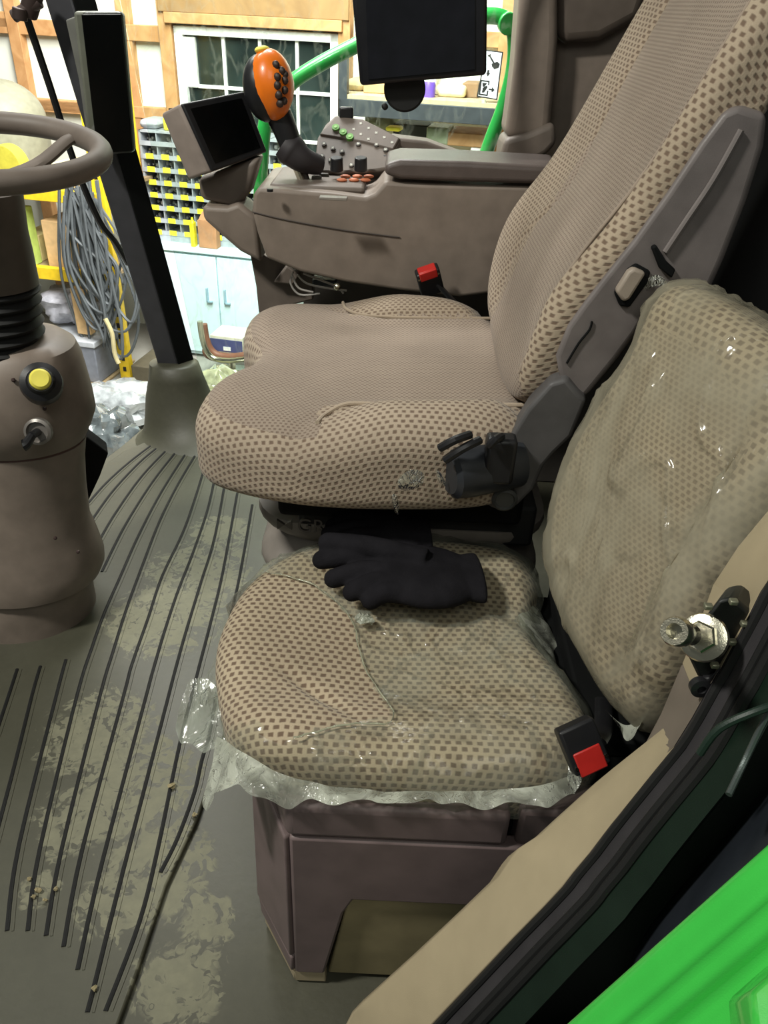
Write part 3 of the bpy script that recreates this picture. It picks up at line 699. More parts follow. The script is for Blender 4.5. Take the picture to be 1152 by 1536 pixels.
bm = strip([P(345, 915, z=.44), P(333, 970, z=.42), P(330, 1020, z=.41), P(345, 1060, z=.41)], [P(330, 935, z=.41), P(322, 990, z=.39), P(300, 1040, z=.38), P(290, 1090, z=.37)], 30, .005)
link('side_edge', bm, clear, fc, smooth=80, sub=1)
bm = strip([P(770, 930, z=.46), P(800, 960, z=.44), P(820, 1010, z=.44), P(850, 1070, z=.44)], [P(805, 905, z=.42), P(832, 960, z=.40), P(835, 1020, z=.40), P(862, 1080, z=.40)], 36, .007)
link('rear_flap', bm, milk, fc, smooth=80, sub=1)
bm = strip([P(845, 1105, y=.64), P(852, 1140, y=.62), P(850, 1170, y=.60)], [P(870, 1120, y=.62), P(880, 1165, y=.60), P(865, 1195, y=.585)], 24, .007)
link('corner_scrap', bm, milk, fc, smooth=80, sub=1)
up_nv = nv
fb = thing('backrest_cover', 'wrinkled clear plastic bag over the passenger backrest', 'plastic cover', (.3, .75, .5))
bm = film_from(rgq, 0, 60, .004, .006, None, nv, fr=11); link('bag_sheet', bm, clear2, fb, smooth=80)
bm = strip([P(905, 1062, y=.69), P(940, 1088, y=.67), P(975, 1062, y=.66)], [P(930, 1085, y=.67), P(942, 1112, y=.66), P(965, 1082, y=.65)], 24, .003); link('bag_tail', bm, milk, fb, smooth=80, sub=1)
bm = strip([P(960, 425, y=1.0), P(985, 412, y=.99), P(1005, 425, y=.97)], [P(968, 436, y=1.0), P(988, 428, y=.985), P(1008, 436, y=.97)], 12, .0008); link('bag_top', bm, milk, fb, smooth=80, sub=1)

# crumpled wad of film on the cushion
q = P(548, 928, z=.462); bm = nb(); ball(bm, q, (.012, .008, .006), n=16)
for v in bm.verts: v.co += V((noise.noise(v.co*180), noise.noise(v.co*180+V((9,1,1))), noise.noise(v.co*180+V((1,9,1))))) * .008
tag(link('film_crumb', bm, milk, smooth=0), 'tiny crumpled plastic crumb on the cushion just below the gloves', 'plastic scrap')
# ================================================================== gloves
def glove(name, wrist, knuck, tips, thumb, zt_, label, rad=.0165, cuffr=(.05, .018)):
    bm = nb()
    W = wrist; K = knuck
    ax_ = (K - W).normalized(); sd = V((-ax_.y, ax_.x, 0)).normalized()
    L = (K - W).length
    M_ = frame((W+K)/2, ax_, sd)
    ball(bm, (W+K)/2, (L*.66, .070, .026), M_, 24)
    # cuff
    rr = []
    for f, a, b in ((-.42, .046, .020), (-.5, .051, .022), (-.58, .053, .024), (-.64, .054, .024), (-.66, .046, .018)):
        rr.append(circ((W+K)/2 + ax_ * L * f, sd, V((0, 0, 1)), a, 24, b))
    loft(bm, rr); loft(bm, [circ((W+K)/2 - ax_*L*.45, sd, V((0,0,1)), .048, 24, .021), circ((W+K)/2 + ax_*L*.35, sd, V((0,0,1)), .054, 24, .021)])
    for i, t in enumerate(tips):
        st = K + sd * (.040 - .024 * i) - ax_ * .02
        mid = st.lerp(t, .55) + V((0, 0, .008))
        tube(bm, [st, mid, t], lambda f: rad * (1.02 - .12 * f), 12, 5); ball(bm, t, (rad*.9,)*3, n=12)
    t0, t1, t2 = thumb; tube(bm, [t0, t1, t2], lambda f: rad * (1.15 - .15*f), 12, 5); ball(bm, t2, (rad*.98,)*3, n=12)
    o = link(name, bm, fleece, smooth=180)
    r = o.modifiers.new('r', 'REMESH'); r.mode = 'VOXEL'; r.voxel_size = .0028; r.use_smooth_shade = True
    s_ = o.modifiers.new('s', 'SMOOTH'); s_.factor = .6; s_.iterations = 5
    return tag(o, label, 'glove', 'pair of fleece gloves')
g2 = glove('glove', P(632, 800, z=.490), P(560, 800, z=.492), [P(520, 822, z=.483), P(502, 815, z=.485), P(494, 802, z=.486), P(500, 790, z=.488)], (P(605, 782, z=.50), P(560, 776, z=.505), P(518, 774, z=.50)), .48, 'black fleece glove lying underneath, farther from the red door-side buckle')
g1 = glove('glove', P(702, 866, z=.490), P(575, 862, z=.500), [P(556, 900, z=.482), P(528, 888, z=.484), P(500, 868, z=.486), P(482, 840, z=.49)], (P(640, 842, z=.515), P(560, 822, z=.518), P(492, 814, z=.510)), .49, 'black fleece glove lying on top with its cuff toward the backrest')
g2['label'] = 'black fleece glove tucked underneath the other, mostly hidden at the back'

# ================================================================== buckles
def buckle(label, c, ax_, up_, s=1.0, dark=(30, 30, 32), ry=-.003):
    M_ = frame(c, ax_, up_)
    t = thing('seat_belt_buckle', label, 'seat belt buckle', c)
    bm = nb(); box(bm, (-.024*s, -.045*s, -.012*s), (.024*s, .014*s, .012*s), M_); link('buckle_body', bm, plain('buckle', dark, .4), t, bevel=.004*s, seg=3)
    bm = nb(); box(bm, (-.018*s, .006*s, -.009*s), (.018*s, .0175*s, .011*s), M_); box(bm, (-.018*s, ry*s, .008*s), (.018*s, .017*s, .0135*s), M_); link('release_button', bm, redp, t, bevel=.002*s)
    for sx in (-1, 1):
        bm = nb(); cyl(bm, M_ @ V((sx*.020*s, .004*s, .010*s)), M_ @ V((sx*.020*s, .004*s, .0135*s)), .0022*s, n=10); link('rivet', bm, chrome, t)
    return t, M_
t, Mq = buckle('red buttoned black belt buckle beside the armrest console', P(642, 412, y=1.57), V((.9, .1, .33)), V((-.25, -.35, .8)), 1.0)
bm = nb(); tube(bm, [P(655, 425, y=1.58), P(680, 452, y=1.58), P(705, 478, y=1.58), P(735, 500, y=1.57)], .013, 10, 4, flat=.4); link('buckle_stalk', bm, blackp, t)
t, Mq = buckle('red buttoned buckle with glossy black face at the passenger cushion corner', P(880, 1135, y=.60), -(RT*.92 + UP*.38 + FW*.1), -(UP*.92 - RT*.38), .92, (40, 40, 44), -.014)
bm = nb(); tube(bm, [P(895, 1110, y=.62), P(905, 1090, y=.68), V((.3, .74, .44))], .012, 10, 4, flat=.4); link('buckle_stalk', bm, blackp, t)
# ================================================================== armrest console
cs = thing('armrest_console', 'long taupe armrest console with controls beside the driver seat', 'console', P(560, 430, y=1.7))
yc = 1.62
side = [(380, 290), (388, 282), (420, 284), (500, 290), (548, 296), (562, 290), (578, 272), (640, 276), (840, 281), (850, 330), (830, 400), (740, 440), (690, 446), (600, 436), (520, 424), (450, 408), (400, 388), (386, 350), (378, 318)]
bm = prism(nb(), [P(x, y, y=yc) for x, y in side], (0, .24, 0)); link('console_body', bm, taupe, cs, bevel=.012, seg=4, bang=25)
bm = nb(); tube(bm, [P(379, 318, y=yc-.001), P(430, 330, y=yc-.002), P(520, 346, y=yc-.002), P(600, 356, y=yc-.002)], .0012, 6, 4); link('panel_seam', bm, plain('seam_dark', (70, 62, 58), .6), cs)
zf = P(460, 290, y=yc).z + .006
bm = nb(); box(bm, (P(400, 280, y=yc).x, yc + .03, zf - .01), (P(545, 290, y=yc).x, yc + .23, zf + .003)); link('control_plate', bm, taupe_dark, cs, bevel=.006)
pad = [(578, 246), (600, 240), (700, 243), (842, 251), (845, 278), (700, 274), (600, 270), (576, 262)]
bm = prism(nb(), [P(x, y, y=yc-.01) for x, y in pad], (0, .13, .004)); link('armrest_pad', bm, plain('armrest_leather', (86, 76, 72), .42, bs=500, bump=.4), cs, bevel=.012, seg=4, bang=25)
# 6 orange buttons
for i, x0 in enumerate((513, 531, 548)):
    for j in range(3):
        q = P(x0 + j*5.2, 270 - j*5.5, z=zf + .006)
        bm = nb(); ball(bm, q, (.011, .007, .004), n=12); link('orange_button', bm, orange_btn, cs)
for (px, py) in ((505, 246), (541, 245)):
    q = P(px, 256, y=1.735); bm = nb(); cyl(bm, q, q + V((0, -.004, .026)), .0135, .0125); link('rotary_knob', bm, blackp, cs, bevel=.002)
q = P(500, 296, z=zf + .004); bm = nb(); box(bm, q - V((.026, .008, .004)), q + V((.026, .012, .001))); link('label_plate', bm, plain('lbl', (128, 122, 114), .4), cs, bevel=.001)
q = P(405, 284, z=zf+.004); bm = nb(); cyl(bm, q - V((0,0,.004)), q + V((0, 0, .001)), .006); link('plug', bm, blackp, cs)
for px, py in ((455, 262), (470, 258), (486, 262), (494, 255), (475, 266)):
    q = P(px, py, z=zf + .006); bm = nb(); box(bm, q - V((.01, .006, .01)), q + V((.01, .006, .003))); link('small_switch', bm, plain('switch', (70, 66, 58), .5), cs, bevel=.002)
# keypad
kc = P(545, 215, y=1.82); kn = V((-.08, -.62, .78)).normalized()
def K(x, y): return PP(x, y, kc, kn)
kp = thing('keypad_panel', 'tilted taupe keypad panel with round green and white marked buttons', 'keypad', kc - V((0, 0, .05)))
kpoly = [(476, 206), (488, 186), (503, 172), (545, 178), (570, 190), (602, 207), (594, 222), (588, 252), (560, 256), (520, 258), (480, 258), (472, 240)]
bm = prism(nb(), [K(x, y) for x, y in kpoly], -kn * .05); link('panel_body', bm, taupe_dark, kp, bevel=.005, seg=3)
bm = prism(nb(), [K(x, y) + kn*.003 for x, y in ((479, 203), (503, 175), (545, 180), (600, 208), (590, 226), (545, 214))], -kn * .006); link('raised_keys_plate', bm, taupe_dark, kp, bevel=.003)
bm = prism(nb(), [P(x, y, y=1.86) for x, y in ((585, 205), (640, 212), (700, 234), (700, 250), (590, 256), (570, 240))], (0, .06, 0)); link('rear_housing', bm, taupe_dark, kp, bevel=.006)
for x, y in ((504, 194), (515, 201), (525, 208)):
    bm = nb(); cyl(bm, K(x, y), K(x, y) + kn*.007, .0080, n=18); g = link('green_button', bm, green_btn, kp)
    bm = nb(); cyl(bm, K(x, y), K(x, y) + kn*.0078, .0035, n=6); link('button_symbol', bm, plain('gsym', (150, 200, 120), .6), g)
c3 = lambda x, y: (x/3.84 + 350, y/3.84 + 60)
for x, y in ((735, 487), (780, 514), (824, 541), (870, 567), (915, 596), (694, 520), (735, 549), (779, 577), (825, 607), (877, 636), (720, 603), (523, 602), (574, 627), (626, 645), (512, 672), (560, 695), (680, 724)):
    x, y = c3(x, y); bm = nb(); cyl(bm, K(x, y), K(x, y) + kn*.0025, .0055, n=14); g = link('round_button', bm, plain('keydark', (66, 60, 56), .5), kp)
    bm = nb(); r_ = .0034; 
    for a in (0, 1, 2):
        d = V((math.cos(a*2.1), math.sin(a*2.1), 0)); d = (d - kn*d.dot(kn)).normalized(); cyl(bm, K(x, y) + kn*.0028 - d*r_, K(x, y) + kn*.0028 + d*r_, .0010, n=5)
    link('button_symbol', bm, white_ink, g)
q = K(520, 176); bm = nb(); box(bm, q - V((.016, .005, .004)), q + V((.014, .012, .02))); link('black_switch', bm, blackp, kp, bevel=.004)
for (px, py, w) in ((583, 238, .012), (648, 232, .02)):
    q = P(px, py, y=1.80); bm = nb(); box(bm, q - V((w, .01, .008)), q + V((w, .01, .008))); link('black_switch', bm, blackp, kp, bevel=.003)
# joystick
js = thing('control_lever', 'orange capped black multifunction lever on the armrest console', 'control lever', P(455, 290, y=1.72))
jc = P(408, 128, y=1.70); jz = V((-.16, .12, 1)).normalized(); jx = V((.9, -.35, .2)).normalized(); jy = jz.cross(jx)
MJ = frame(jc, jx, jy, jz); 
bm = nb(); ball(bm, jc, (.042, .045, .062), MJ, 28)
for v in bm.verts:
    l = MJ.inverted() @ v.co; f = 1 - .22 * ss(l.z, .0, -.08); l.x *= f; l.y *= f; v.co = MJ @ l
link('orange_grip', bm, orangep, js)
bm = nb(); ball(bm, jc - jx*.018 - V((0, 0, .003)), (.038, .045, .059), MJ, 28); link('grip_back', bm, blackp, js)
q = MJ @ V((-.006, -.005, .060)); bm = nb(); ball(bm, q, (.014, .016, .007), MJ, 16); link('yellow_button', bm, yellow_cap, js)
for i, (dx, dz) in enumerate(((.022, .034), (.030, .024), (.024, .014), (.034, .008), (.024, .0), (.034, -.008), (.026, -.016), (.033, -.026), (.034, .018), (.028, -.030))):
    best = P(409 + (dx - .018) * 1100, 128 - dz * 900, y=1.66); 
    # project on grip surface along the view ray
    d = (best - EYE).normalized(); Mi3 = MJ.inverted(); o_ = Mi3 @ EYE; dd = Mi3.to_3x3() @ d; S = V((.041, .044, .061)); oo = V((o_.x/S.x, o_.y/S.y, o_.z/S.z)); ddd = V((dd.x/S.x, dd.y/S.y, dd.z/S.z))
    b_ = oo.dot(ddd); disc = b_*b_ - ddd.dot(ddd)*(oo.dot(oo) - 1)
    if disc < 0: continue
    tt = (-b_ - math.sqrt(disc)) / ddd.dot(ddd); q = EYE + d*tt; bm = nb(); ball(bm, q, (.0085, .006, .0075), MJ, 10); link('thumb_button', bm, plain('thumbbtn', (48, 36, 30), .5), js)
bm = nb(); tube(bm, [P(418, 172, y=1.71), P(428, 195, y=1.71), P(436, 218, y=1.71)], lambda f: .026 - .004*f, 18, 6); link('grip_neck', bm, blackp, js)
bm = nb(); tube(bm, [P(425, 215, y=1.71), P(438, 226, y=1.71), P(455, 240, y=1.71), P(480, 248, y=1.73)], lambda f: .032 - .014*abs(f-.3)*1.4, 18, 6); link('lever_boot', bm, plain('lever_boot', (46, 42, 44), .6), js)
bm = nb(); tube(bm, [P(444, 250, y=1.71), P(452, 270, y=1.71), P(461, 293, y=1.71)], .0075, 10, 3); link('lever_shaft', bm, chrome, js)
bm = nb(); tube(bm, [P(452, 250, y=1.715), P(460, 270, y=1.715), P(466, 291, y=1.715)], .007, 10, 3); link('shaft_guide', bm, plain('guide', (56, 50, 44), .5), js)
# display on stalk
dm = thing('display_monitor', 'square black display in a taupe housing on a stalk before the console', 'monitor', P(340, 300, y=1.7))
fc4 = [P(268, 156, y=1.66), P(364, 137, y=1.76), P(399, 229, y=1.76), P(315, 259, y=1.66)]
nf = (fc4[1]-fc4[0]).cross(fc4[3]-fc4[0]).normalized(); 
if nf.dot(fc4[0]-EYE) > 0: nf = -nf
off = P(250, 166, y=1.665) - fc4[0]; off2 = P(292, 268, y=1.665) - fc4[3]
back = [fc4[0] + off - nf*.03, fc4[1] + off - nf*.03 + V((.02, 0, 0)), fc4[2] + off2 - nf*.03, fc4[3] + off2 - nf*.03]
bm = nb(); loft(bm, [fc4, back]); link('housing', bm, plain('housing', (140, 128, 120), .5), dm, bevel=.006, seg=3)
cen = sum(fc4, V((0,0,0)))/4
bm = prism(nb(), [cen + (q - cen)*.985 + nf*.0005 for q in fc4], nf*.008); bz = link('bezel', bm, blackp, dm, bevel=.004, seg=3)
screen_m = plain('screen_glass', (6, 7, 7), .2, spec=.2, bump=0, var=.02)
bm = prism(nb(), [cen + (q - cen)*.80 + nf*.0088 for q in fc4], nf*.0006); link('screen', bm, screen_m, dm)
bm = prism(nb(), [P(x, y, y=1.72) for x, y in ((296, 268), (390, 236), (374, 290), (356, 312), (300, 300))], (.0, .07, 0)); link('neck_block', bm, taupe_dark, dm, bevel=.012, seg=3)
bm = prism(nb(), [P(x, y, y=1.70) for x, y in ((302, 309), (340, 311), (358, 304), (385, 326), (392, 395), (360, 378), (330, 352), (305, 330))], (0, .09, 0)); link('support_arm', bm, taupe, dm, bevel=.010, seg=3)
# lower trim below console
bm = prism(nb(), [P(x, y, y=1.78) for x, y in ((372, 366), (400, 385), (470, 400), (470, 450), (388, 470), (384, 430))], (0, .05, 0)); prism(bm, [P(x, y, y=1.75) for x, y in ((410, 424), (430, 398), (450, 412), (440, 428))], (0, .03, 0)); link('lower_trim', bm, taupe_dark, cs, bevel=.004)
wr = thing('wire_bundle', 'loose grey wires and connectors showing under the armrest console', 'wires', P(470, 430, y=1.66))
for a in ([(440, 408), (436, 425), (450, 442), (480, 440)], [(446, 412), (460, 425), (490, 432), (520, 436)], [(455, 410), (480, 420), (505, 430), (515, 440)], [(438, 412), (448, 432), (470, 438)]):
    bm = nb(); tube(bm, [P(x, y, y=1.66 + i*.004) for i, (x, y) in enumerate(a)], .0022, 6, 5); link('wire', bm, plain('wire_grey', (170, 165, 160), .4), wr)
bm = nb(); box(bm, P(468, 420, y=1.7), P(505, 440, y=1.72) + V((0, .03, .02))); link('connector', bm, plain('conn', (50, 58, 64), .5), wr, bevel=.003)
q = P(506, 430, y=1.62); bm = nb(); ball(bm, q, (.008,)*3, n=12); link('chrome_nut', bm, chrome, wr)
# front display on pillar
pm = thing('pillar_monitor', 'tall narrow black display mounted on the slanting dark pillar', 'monitor', P(165, 235, y=2.05))
f4 = [P(121, 17, y=2.02), P(183, 17, y=2.04), P(201, 229, y=2.10), P(146, 234, y=2.08)]
nf = V((.15, -1, .12)).normalized()
bm = prism(nb(), [q - V((.018, 0, 0)) for q in f4], V((.005, .05, 0))); link('housing', bm, plain('pmhouse', (110, 112, 100), .5), pm, bevel=.008, seg=3)
bm = prism(nb(), [q + V((0, -.002, 0)) for q in f4], V((0, .03, 0))); link('bezel', bm, plain('bez', (40, 40, 36), .4), pm, bevel=.010, seg=4)
cen = sum(f4, V((0,0,0)))/4
bm = prism(nb(), [cen + (q-cen)*.965 + V((.0, -.0045, 0)) for q in f4], V((0, .004, 0))); link('screen', bm, screen_m, pm, bevel=.003)
bm = prism(nb(), [P(x, y, y=2.07) for x, y in ((98, 30), (124, 20), (148, 225), (134, 232), (118, 120))], (0, .04, 0)); link('mount_plate', bm, plain('mountpl', (104, 104, 98), .5), pm, bevel=.003)
# tablet
tb = thing('tablet_display', 'large glossy black tablet display on a round mount above the console', 'monitor', P(607, 150, y=1.56))
f4 = [P(522, -70, y=1.55), P(732, -70, y=1.55), P(730, 113, y=1.545), P(540, 129, y=1.55)]
bm = prism(nb(), f4, (0, .02, 0)); link('tablet_case', bm, plain('tab_case', (22, 22, 26), .35), tb, bevel=.007, seg=4)
s4 = [P(547, -60, y=1.548), P(712, -60, y=1.548), P(712, 104, y=1.5435), P(553, 119, y=1.548)]
bm = prism(nb(), [q + V((0, -.001, 0)) for q in s4], (0, .002, 0)); link('screen', bm, plain('tablet_glass', (16, 16, 22), .06, spec=.9, bump=0, var=.3), tb)
q = P(607, 134, y=1.575); bm = nb(); cyl(bm, q, q + V((0, .03, 0)), .037, n=36); cyl(bm, q + V((-.03, 0, -.025)), q + V((-.038, 0, -.032)), .006); link('round_mount', bm, blackr, tb, bevel=.004)
bm = nb(); tube(bm, [q + V((0, .02, 0)), P(607, 60, y=1.62), P(690, -60, y=1.75), P(800, -90, y=1.86)], .012, 10, 5); link('mount_arm', bm, blackp, tb)

# ================================================================== rear right trim
rt = struct('trim_1', prism(nb(), [P(x, y, y=1.9) for x, y in ((786, -90), (838, -90), (838, 60), (834, 110), (828, 180), (826, 200), (800, 212), (757, 208), (762, 175), (772, 100))], (0, .12, 0)), taupe, bevel=.02, seg=4)
struct('trim_2', prism(nb(), [P(x, y, y=1.885) for x, y in ((757, 209), (790, 200), (832, 183), (836, 215), (820, 232), (795, 246), (770, 250), (750, 252), (752, 230))], (0, .12, 0)), taupe_dark, bevel=.012, seg=3)
struct('trim_3', prism(nb(), [P(x, y, y=1.97) for x, y in ((836, -90), (1200, -90), (1200, 500), (860, 420), (800, 330), (826, 190), (836, 60))], (0, .08, 0)), taupe, bevel=.02, seg=3)
struct('trim_4', prism(nb(), [P(x, y, y=1.93) for x, y in ((838, -90), (1000, -90), (960, 30), (900, 62), (850, 66), (836, 60))], (0, .05, 0)), plain('taupe_deep', (92, 82, 74), .55), bevel=.02, seg=3)
struct('wall_rear', prism(nb(), [V((.62, .50, -.05)), V((.62, 2.3, -.05)), V((.86, 2.3, 1.7)), V((.86, .62, 1.7))], (.05, 0, 0)), matte_black)
struct('wall_right', prism(nb(), [V((-.24, 2.06, .0)), V((.9, 2.06, .0)), V((.9, 2.06, .86)), V((-.24, 2.06, .66))], (0, .05, 0)), plain('lower_cab_wall', (60, 56, 52), .6))

# ================================================================== door sill trim, seal, outer body
Uq = [(500, 1575), (528, 1520), (545, 1502), (625, 1430), (700, 1360), (748, 1314), (768, 1284), (778, 1272), (812, 1250), (850, 1215), (920, 1152), (1003, 1086), (1030, 1036), (1052, 985), (1065, 955), (1100, 872), (1120, 820), (1160, 760), (1210, 700)]
Lq = [(600, 1600), (625, 1565), (650, 1536), (712, 1470), (770, 1408), (815, 1362), (845, 1330), (860, 1310), (885, 1280), (915, 1240), (955, 1190), (1012, 1120), (1040, 1075), (1062, 1035), (1080, 1005), (1120, 930), (1140, 890), (1180, 830), (1230, 770)]
n_ = len(Uq)
def yU(i): return .455 + .05 * (i / (n_-1))
def yL(i): return .395 + .05 * (i / (n_-1))
Uw = [P(x, y, y=yU(i)) for i, (x, y) in enumerate(Uq)]; Lw = [P(x, y, y=yL(i)) for i, (x, y) in enumerate(Lq)]
def band(i0, i1, dz=0):
    bm = nb(); rings = []
    for i in range(i0, i1 + 1):
        u, l = Uw[i], Lw[i]; n = V((.35, -.3, .75)).normalized()
        md = u.lerp(l, .5) + n * .010
        rings.append([u + V((0, .03, -.06)), u + n*dz, u.lerp(l, .2) + n * (.007+dz), md + n*dz, u.lerp(l, .8) + n * (.007+dz), l + n*dz, l + V((0, .02, -.05))])
    loft(bm, rings); return bm
sl = thing('sill_trim', 'beige plastic trim running diagonally along the door opening', 'trim', Uw[2])
link('beige_trim', band(0, 11), beige, sl, smooth=50, bevel=.002)
link('grey_trim', band(11, 14, -.001), plain('greytaupe', (118, 108, 98), .55), sl, smooth=50, bevel=.002)
link('upper_beige_trim', band(14, 18), beige, sl, smooth=50, bevel=.002)
se = thing('door_seal', 'ribbed black rubber door seal beside the beige trim', 'door seal', Lw[3])
S2 = [P(x + 52, y + 26, y=yL(i) - .035) for i, (x, y) in enumerate(Lq)]
bm = nb(); loft(bm, [[l + V((0, .0, .0)), l.lerp(s, .5) + V((.003, -.004, .006)), s, s + V((.02, .03, -.06)), l + V((.02, .04, -.06))] for l, s in zip(Lw, S2)]); link('seal_base', bm, plain('seal_grey', (50, 48, 50), .6), se, smooth=60)
for f, r in ((.08, .004), (.62, .0042), (.86, .005)):
    bm = nb(); tube(bm, [l.lerp(s, f) + V((.002, -.003, .006)) for l, s in zip(Lw, S2)], r, 8, 3); link('seal_lip', bm, blackr, se)
bm = nb(); S3 = [P(x + 92, y + 48, y=yL(i) - .055) for i, (x, y) in enumerate(Lq)]
loft(bm, [[s, t_ , t_ + V((.02, .03, -.05)), s + V((.02, .03, -.06))] for s, t_ in zip(S2, S3)]); link('seal_channel', bm, dkgreen, se, smooth=60)
# striker
st = thing('door_striker', 'shiny door latch bolt with washer on a black bracket', 'door striker', P(1060, 990, y=.47))
bm = prism(nb(), [P(x, y, y=.44) for x, y in ((1078, 900), (1100, 896), (1140, 930), (1128, 952), (1060, 1020), (1046, 1018), (1022, 968), (1040, 950))], (.02, .03, -.01)); link('bracket', bm, plain('bracket_black', (26, 28, 26), .5), st, bevel=.004, seg=2)
bm = prism(nb(), [P(x, y, y=.435) for x, y in ((1046, 1018), (1060, 1020), (1150, 930), (1158, 950), (1076, 1046), (1052, 1046))], (.01, .01, 0)); link('bracket_flange', bm, blackp, st, bevel=.003)
pw = P(1054, 956, y=.425); ph_ = P(1012, 947, y=.375); a_ = (ph_ - pw).normalized(); Lb = (ph_ - pw).length
bm = nb(); lathe(bm, pw - a_*.004, a_, [(.0165, 0), (.0175, .002), (.0165, .0045), (.012, .006)]); link('washer', bm, chrome, st)
bm = nb(); lathe(bm, pw, a_, [(.0115, 0), (.0115, .010), (.010, .0115)], n=6); link('hex_nut', bm, chrome, st, smooth=20)
bm = nb(); lathe(bm, pw, a_, [(.006, 0), (.006, Lb*.4), (.0075, Lb*.5), (.006, Lb*.6), (.0075, Lb*.72), (.0085, Lb*.78), (.0095, Lb*.84), (.0095, Lb*.98), (.0085, Lb*1.02), (.005, Lb*1.02), (.0045, Lb*.9)]); link('striker_bolt', bm, chrome, st)
for px, py in ((1062, 912), (1100, 905), (1117, 938), (1098, 965), (1072, 1000)):
    q = P(px, py, y=.432); bm = nb(); box(bm, q - V((.003, .002, .001)), q + V((.003, .003, .003))); link('rivet', bm, plain('rivet', (130, 130, 110), .4, .6), st, bevel=.001)
q = P(1052, 1035, y=.432); bm = nb(); lathe(bm, q + V((0, .006, 0)), (0, -1, .1), [(.008, 0), (.008, .006), (.0035, .007), (.003, .004)]); link('screw', bm, blackp, st)
# dark well between seal and fender
G0 = P(835, 1548, y=.27); G1 = P(1200, 1222, y=.30)
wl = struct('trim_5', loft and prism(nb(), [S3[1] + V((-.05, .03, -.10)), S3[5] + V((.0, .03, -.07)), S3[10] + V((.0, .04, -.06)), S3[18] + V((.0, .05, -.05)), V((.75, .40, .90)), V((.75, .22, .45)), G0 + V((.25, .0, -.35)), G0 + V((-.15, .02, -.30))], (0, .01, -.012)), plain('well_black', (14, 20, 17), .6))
# black liner hump
hp = thing('fender_liner', 'smooth black curved liner lying behind the green fender edge', 'liner', P(1050, 1350, y=.33))
rows = []
for i in range(15):
    f = i / 14; x = 935 + (1240-935)*f; ytop = 1500 - 380*f**.75 + 30*math.sin(f*3)
    a = P(x, ytop, y=.345); b = P(x + 60, ytop + 50, y=.30); c = P(x + 130, ytop + 150, y=.29)
    rows.append(cat([a, a.lerp(b, .5) + V((0, -.01, .015)), b, c, c + V((.03, .04, -.06)), a + V((.03, .05, -.05))], 3, True))
bm = nb(); loft(bm, rows); link('liner_shell', bm, plain('liner', (34, 38, 44), .45), hp, smooth=70)
hs = thing('gas_strut', 'thin dark metal rod crossing the black well near the latch', 'rod', P(1100, 1150, y=.35))
bm = nb(); tube(bm, [P(1093, 1192, y=.33), P(1118, 1140, y=.35), P(1150, 1075, y=.36), P(1190, 1010, y=.37)], .0022, 8, 4); link('strut_rod', bm, plain('strut', (90, 98, 96), .35, .6), hs)
bm = nb(); tube(bm, [P(1050, 1130, y=.36), P(1080, 1092, y=.36), P(1140, 1065, y=.36), P(1190, 1050, y=.37)], .0028, 8, 4); link('strut_hose', bm, plain('hose', (26, 42, 34), .5), hs)
# green fender
gf = thing('green_fender', 'bright green body panel crossing the lower right corner', 'fender', G0 - V((0, 0, .1)))
dr = (G1 - G0).normalized(); ou = V((.25, -.95, -.12)); ou = (ou - dr*ou.dot(dr)).normalized(); upn = dr.cross(ou)
if upn.z < 0: upn = -upn
prof = [(0, 0), (.006, .004), (.022, .004), (.026, -.001), (.034, -.002), (.040, -.010), (.050, -.012), (.058, -.010), (.064, -.004), (.095, -.006), (.10, -.03), (.10, -.08), (.0, -.08)]
bm = nb(); L_ = (G1 - G0).length; loft(bm, [[G0 - dr*.1 + ou*a + upn*b for a, b in prof], [G1 + dr*.15 + ou*a + upn*b for a, b in prof]]); link('fender_edge', bm, green_body, gf, bevel=.0025, seg=3, bang=20)
bm = nb(); 
bm2 = prism(bm, [P(1125, 1488, y=.20), P(1190, 1430, y=.215), P(1220, 1560, y=.17), P(1135, 1580, y=.17)], (0, .01, -.03)); link('step_bracket', bm, green_body, gf, bevel=.003)
bm = prism(nb(), [G0 - dr*.1 + ou*.10 + upn*-.035, G1 + dr*.15 + ou*.10 + upn*-.035, G1 + dr*.15 + ou*.20 + upn*-.06, G0 - dr*.1 + ou*.20 + upn*-.06], upn*-.01); link('lower_panel', bm, green_body, gf, bevel=.002)
# ================================================================== workshop behind
ZF = -1.0
phi = math.radians(11)
WM = frame((0, 5.55, ZF), (math.cos(phi), -math.sin(phi), 0), (math.sin(phi), math.cos(phi), 0), (0, 0, 1))   # local: u along wall, v into wall, w up
WN = WM.to_3x3() @ V((0, 1, 0)); WMi = WM.inverted()
def W(px, py, d=0.0):
    """wall-local point (u,-d,w) seen at a photo position on the plane d in front of the wall"""
    return WMi @ PP(px, py, WM @ V((0, -d, 0)), WN)
def wp(u, d, w): return WM @ V((u, -d, w))
struct('ground', prism(nb(), [V((-7, .2, ZF-.0)), V((6, .2, ZF)), V((6, 7.5, ZF)), V((-7, 7.5, ZF))], (0, 0, -.05)), plain('concrete', (150, 148, 140), .8, scale=6))
sheetm = plain('white_insulation', (226, 228, 216), .55, var=.05, scale=5, bump=.3, bs=14)
struct('wall_back', box(nb(), (-4.5, .02, 0), (4.5, .12, 3.6), WM), sheetm)
pine = wood('pine_wood', (168, 120, 72), (204, 158, 108))
wood2 = wood('header_wood', (136, 102, 64), (164, 128, 84), 4)
tn = [10]
def stud(name, x0, y0, x1, y1, mt, d=.04, w0=None, w1=None):
    a = W(x0, y0, d); b = W(x1, y1, d); bm = box(nb(), (min(a.x, b.x), -d, min(a.z, b.z)), (max(a.x, b.x), .02, max(a.z, b.z)), WM)
    tn[0] += 1; return struct('trim_%d' % tn[0], bm, mt, bevel=.004)
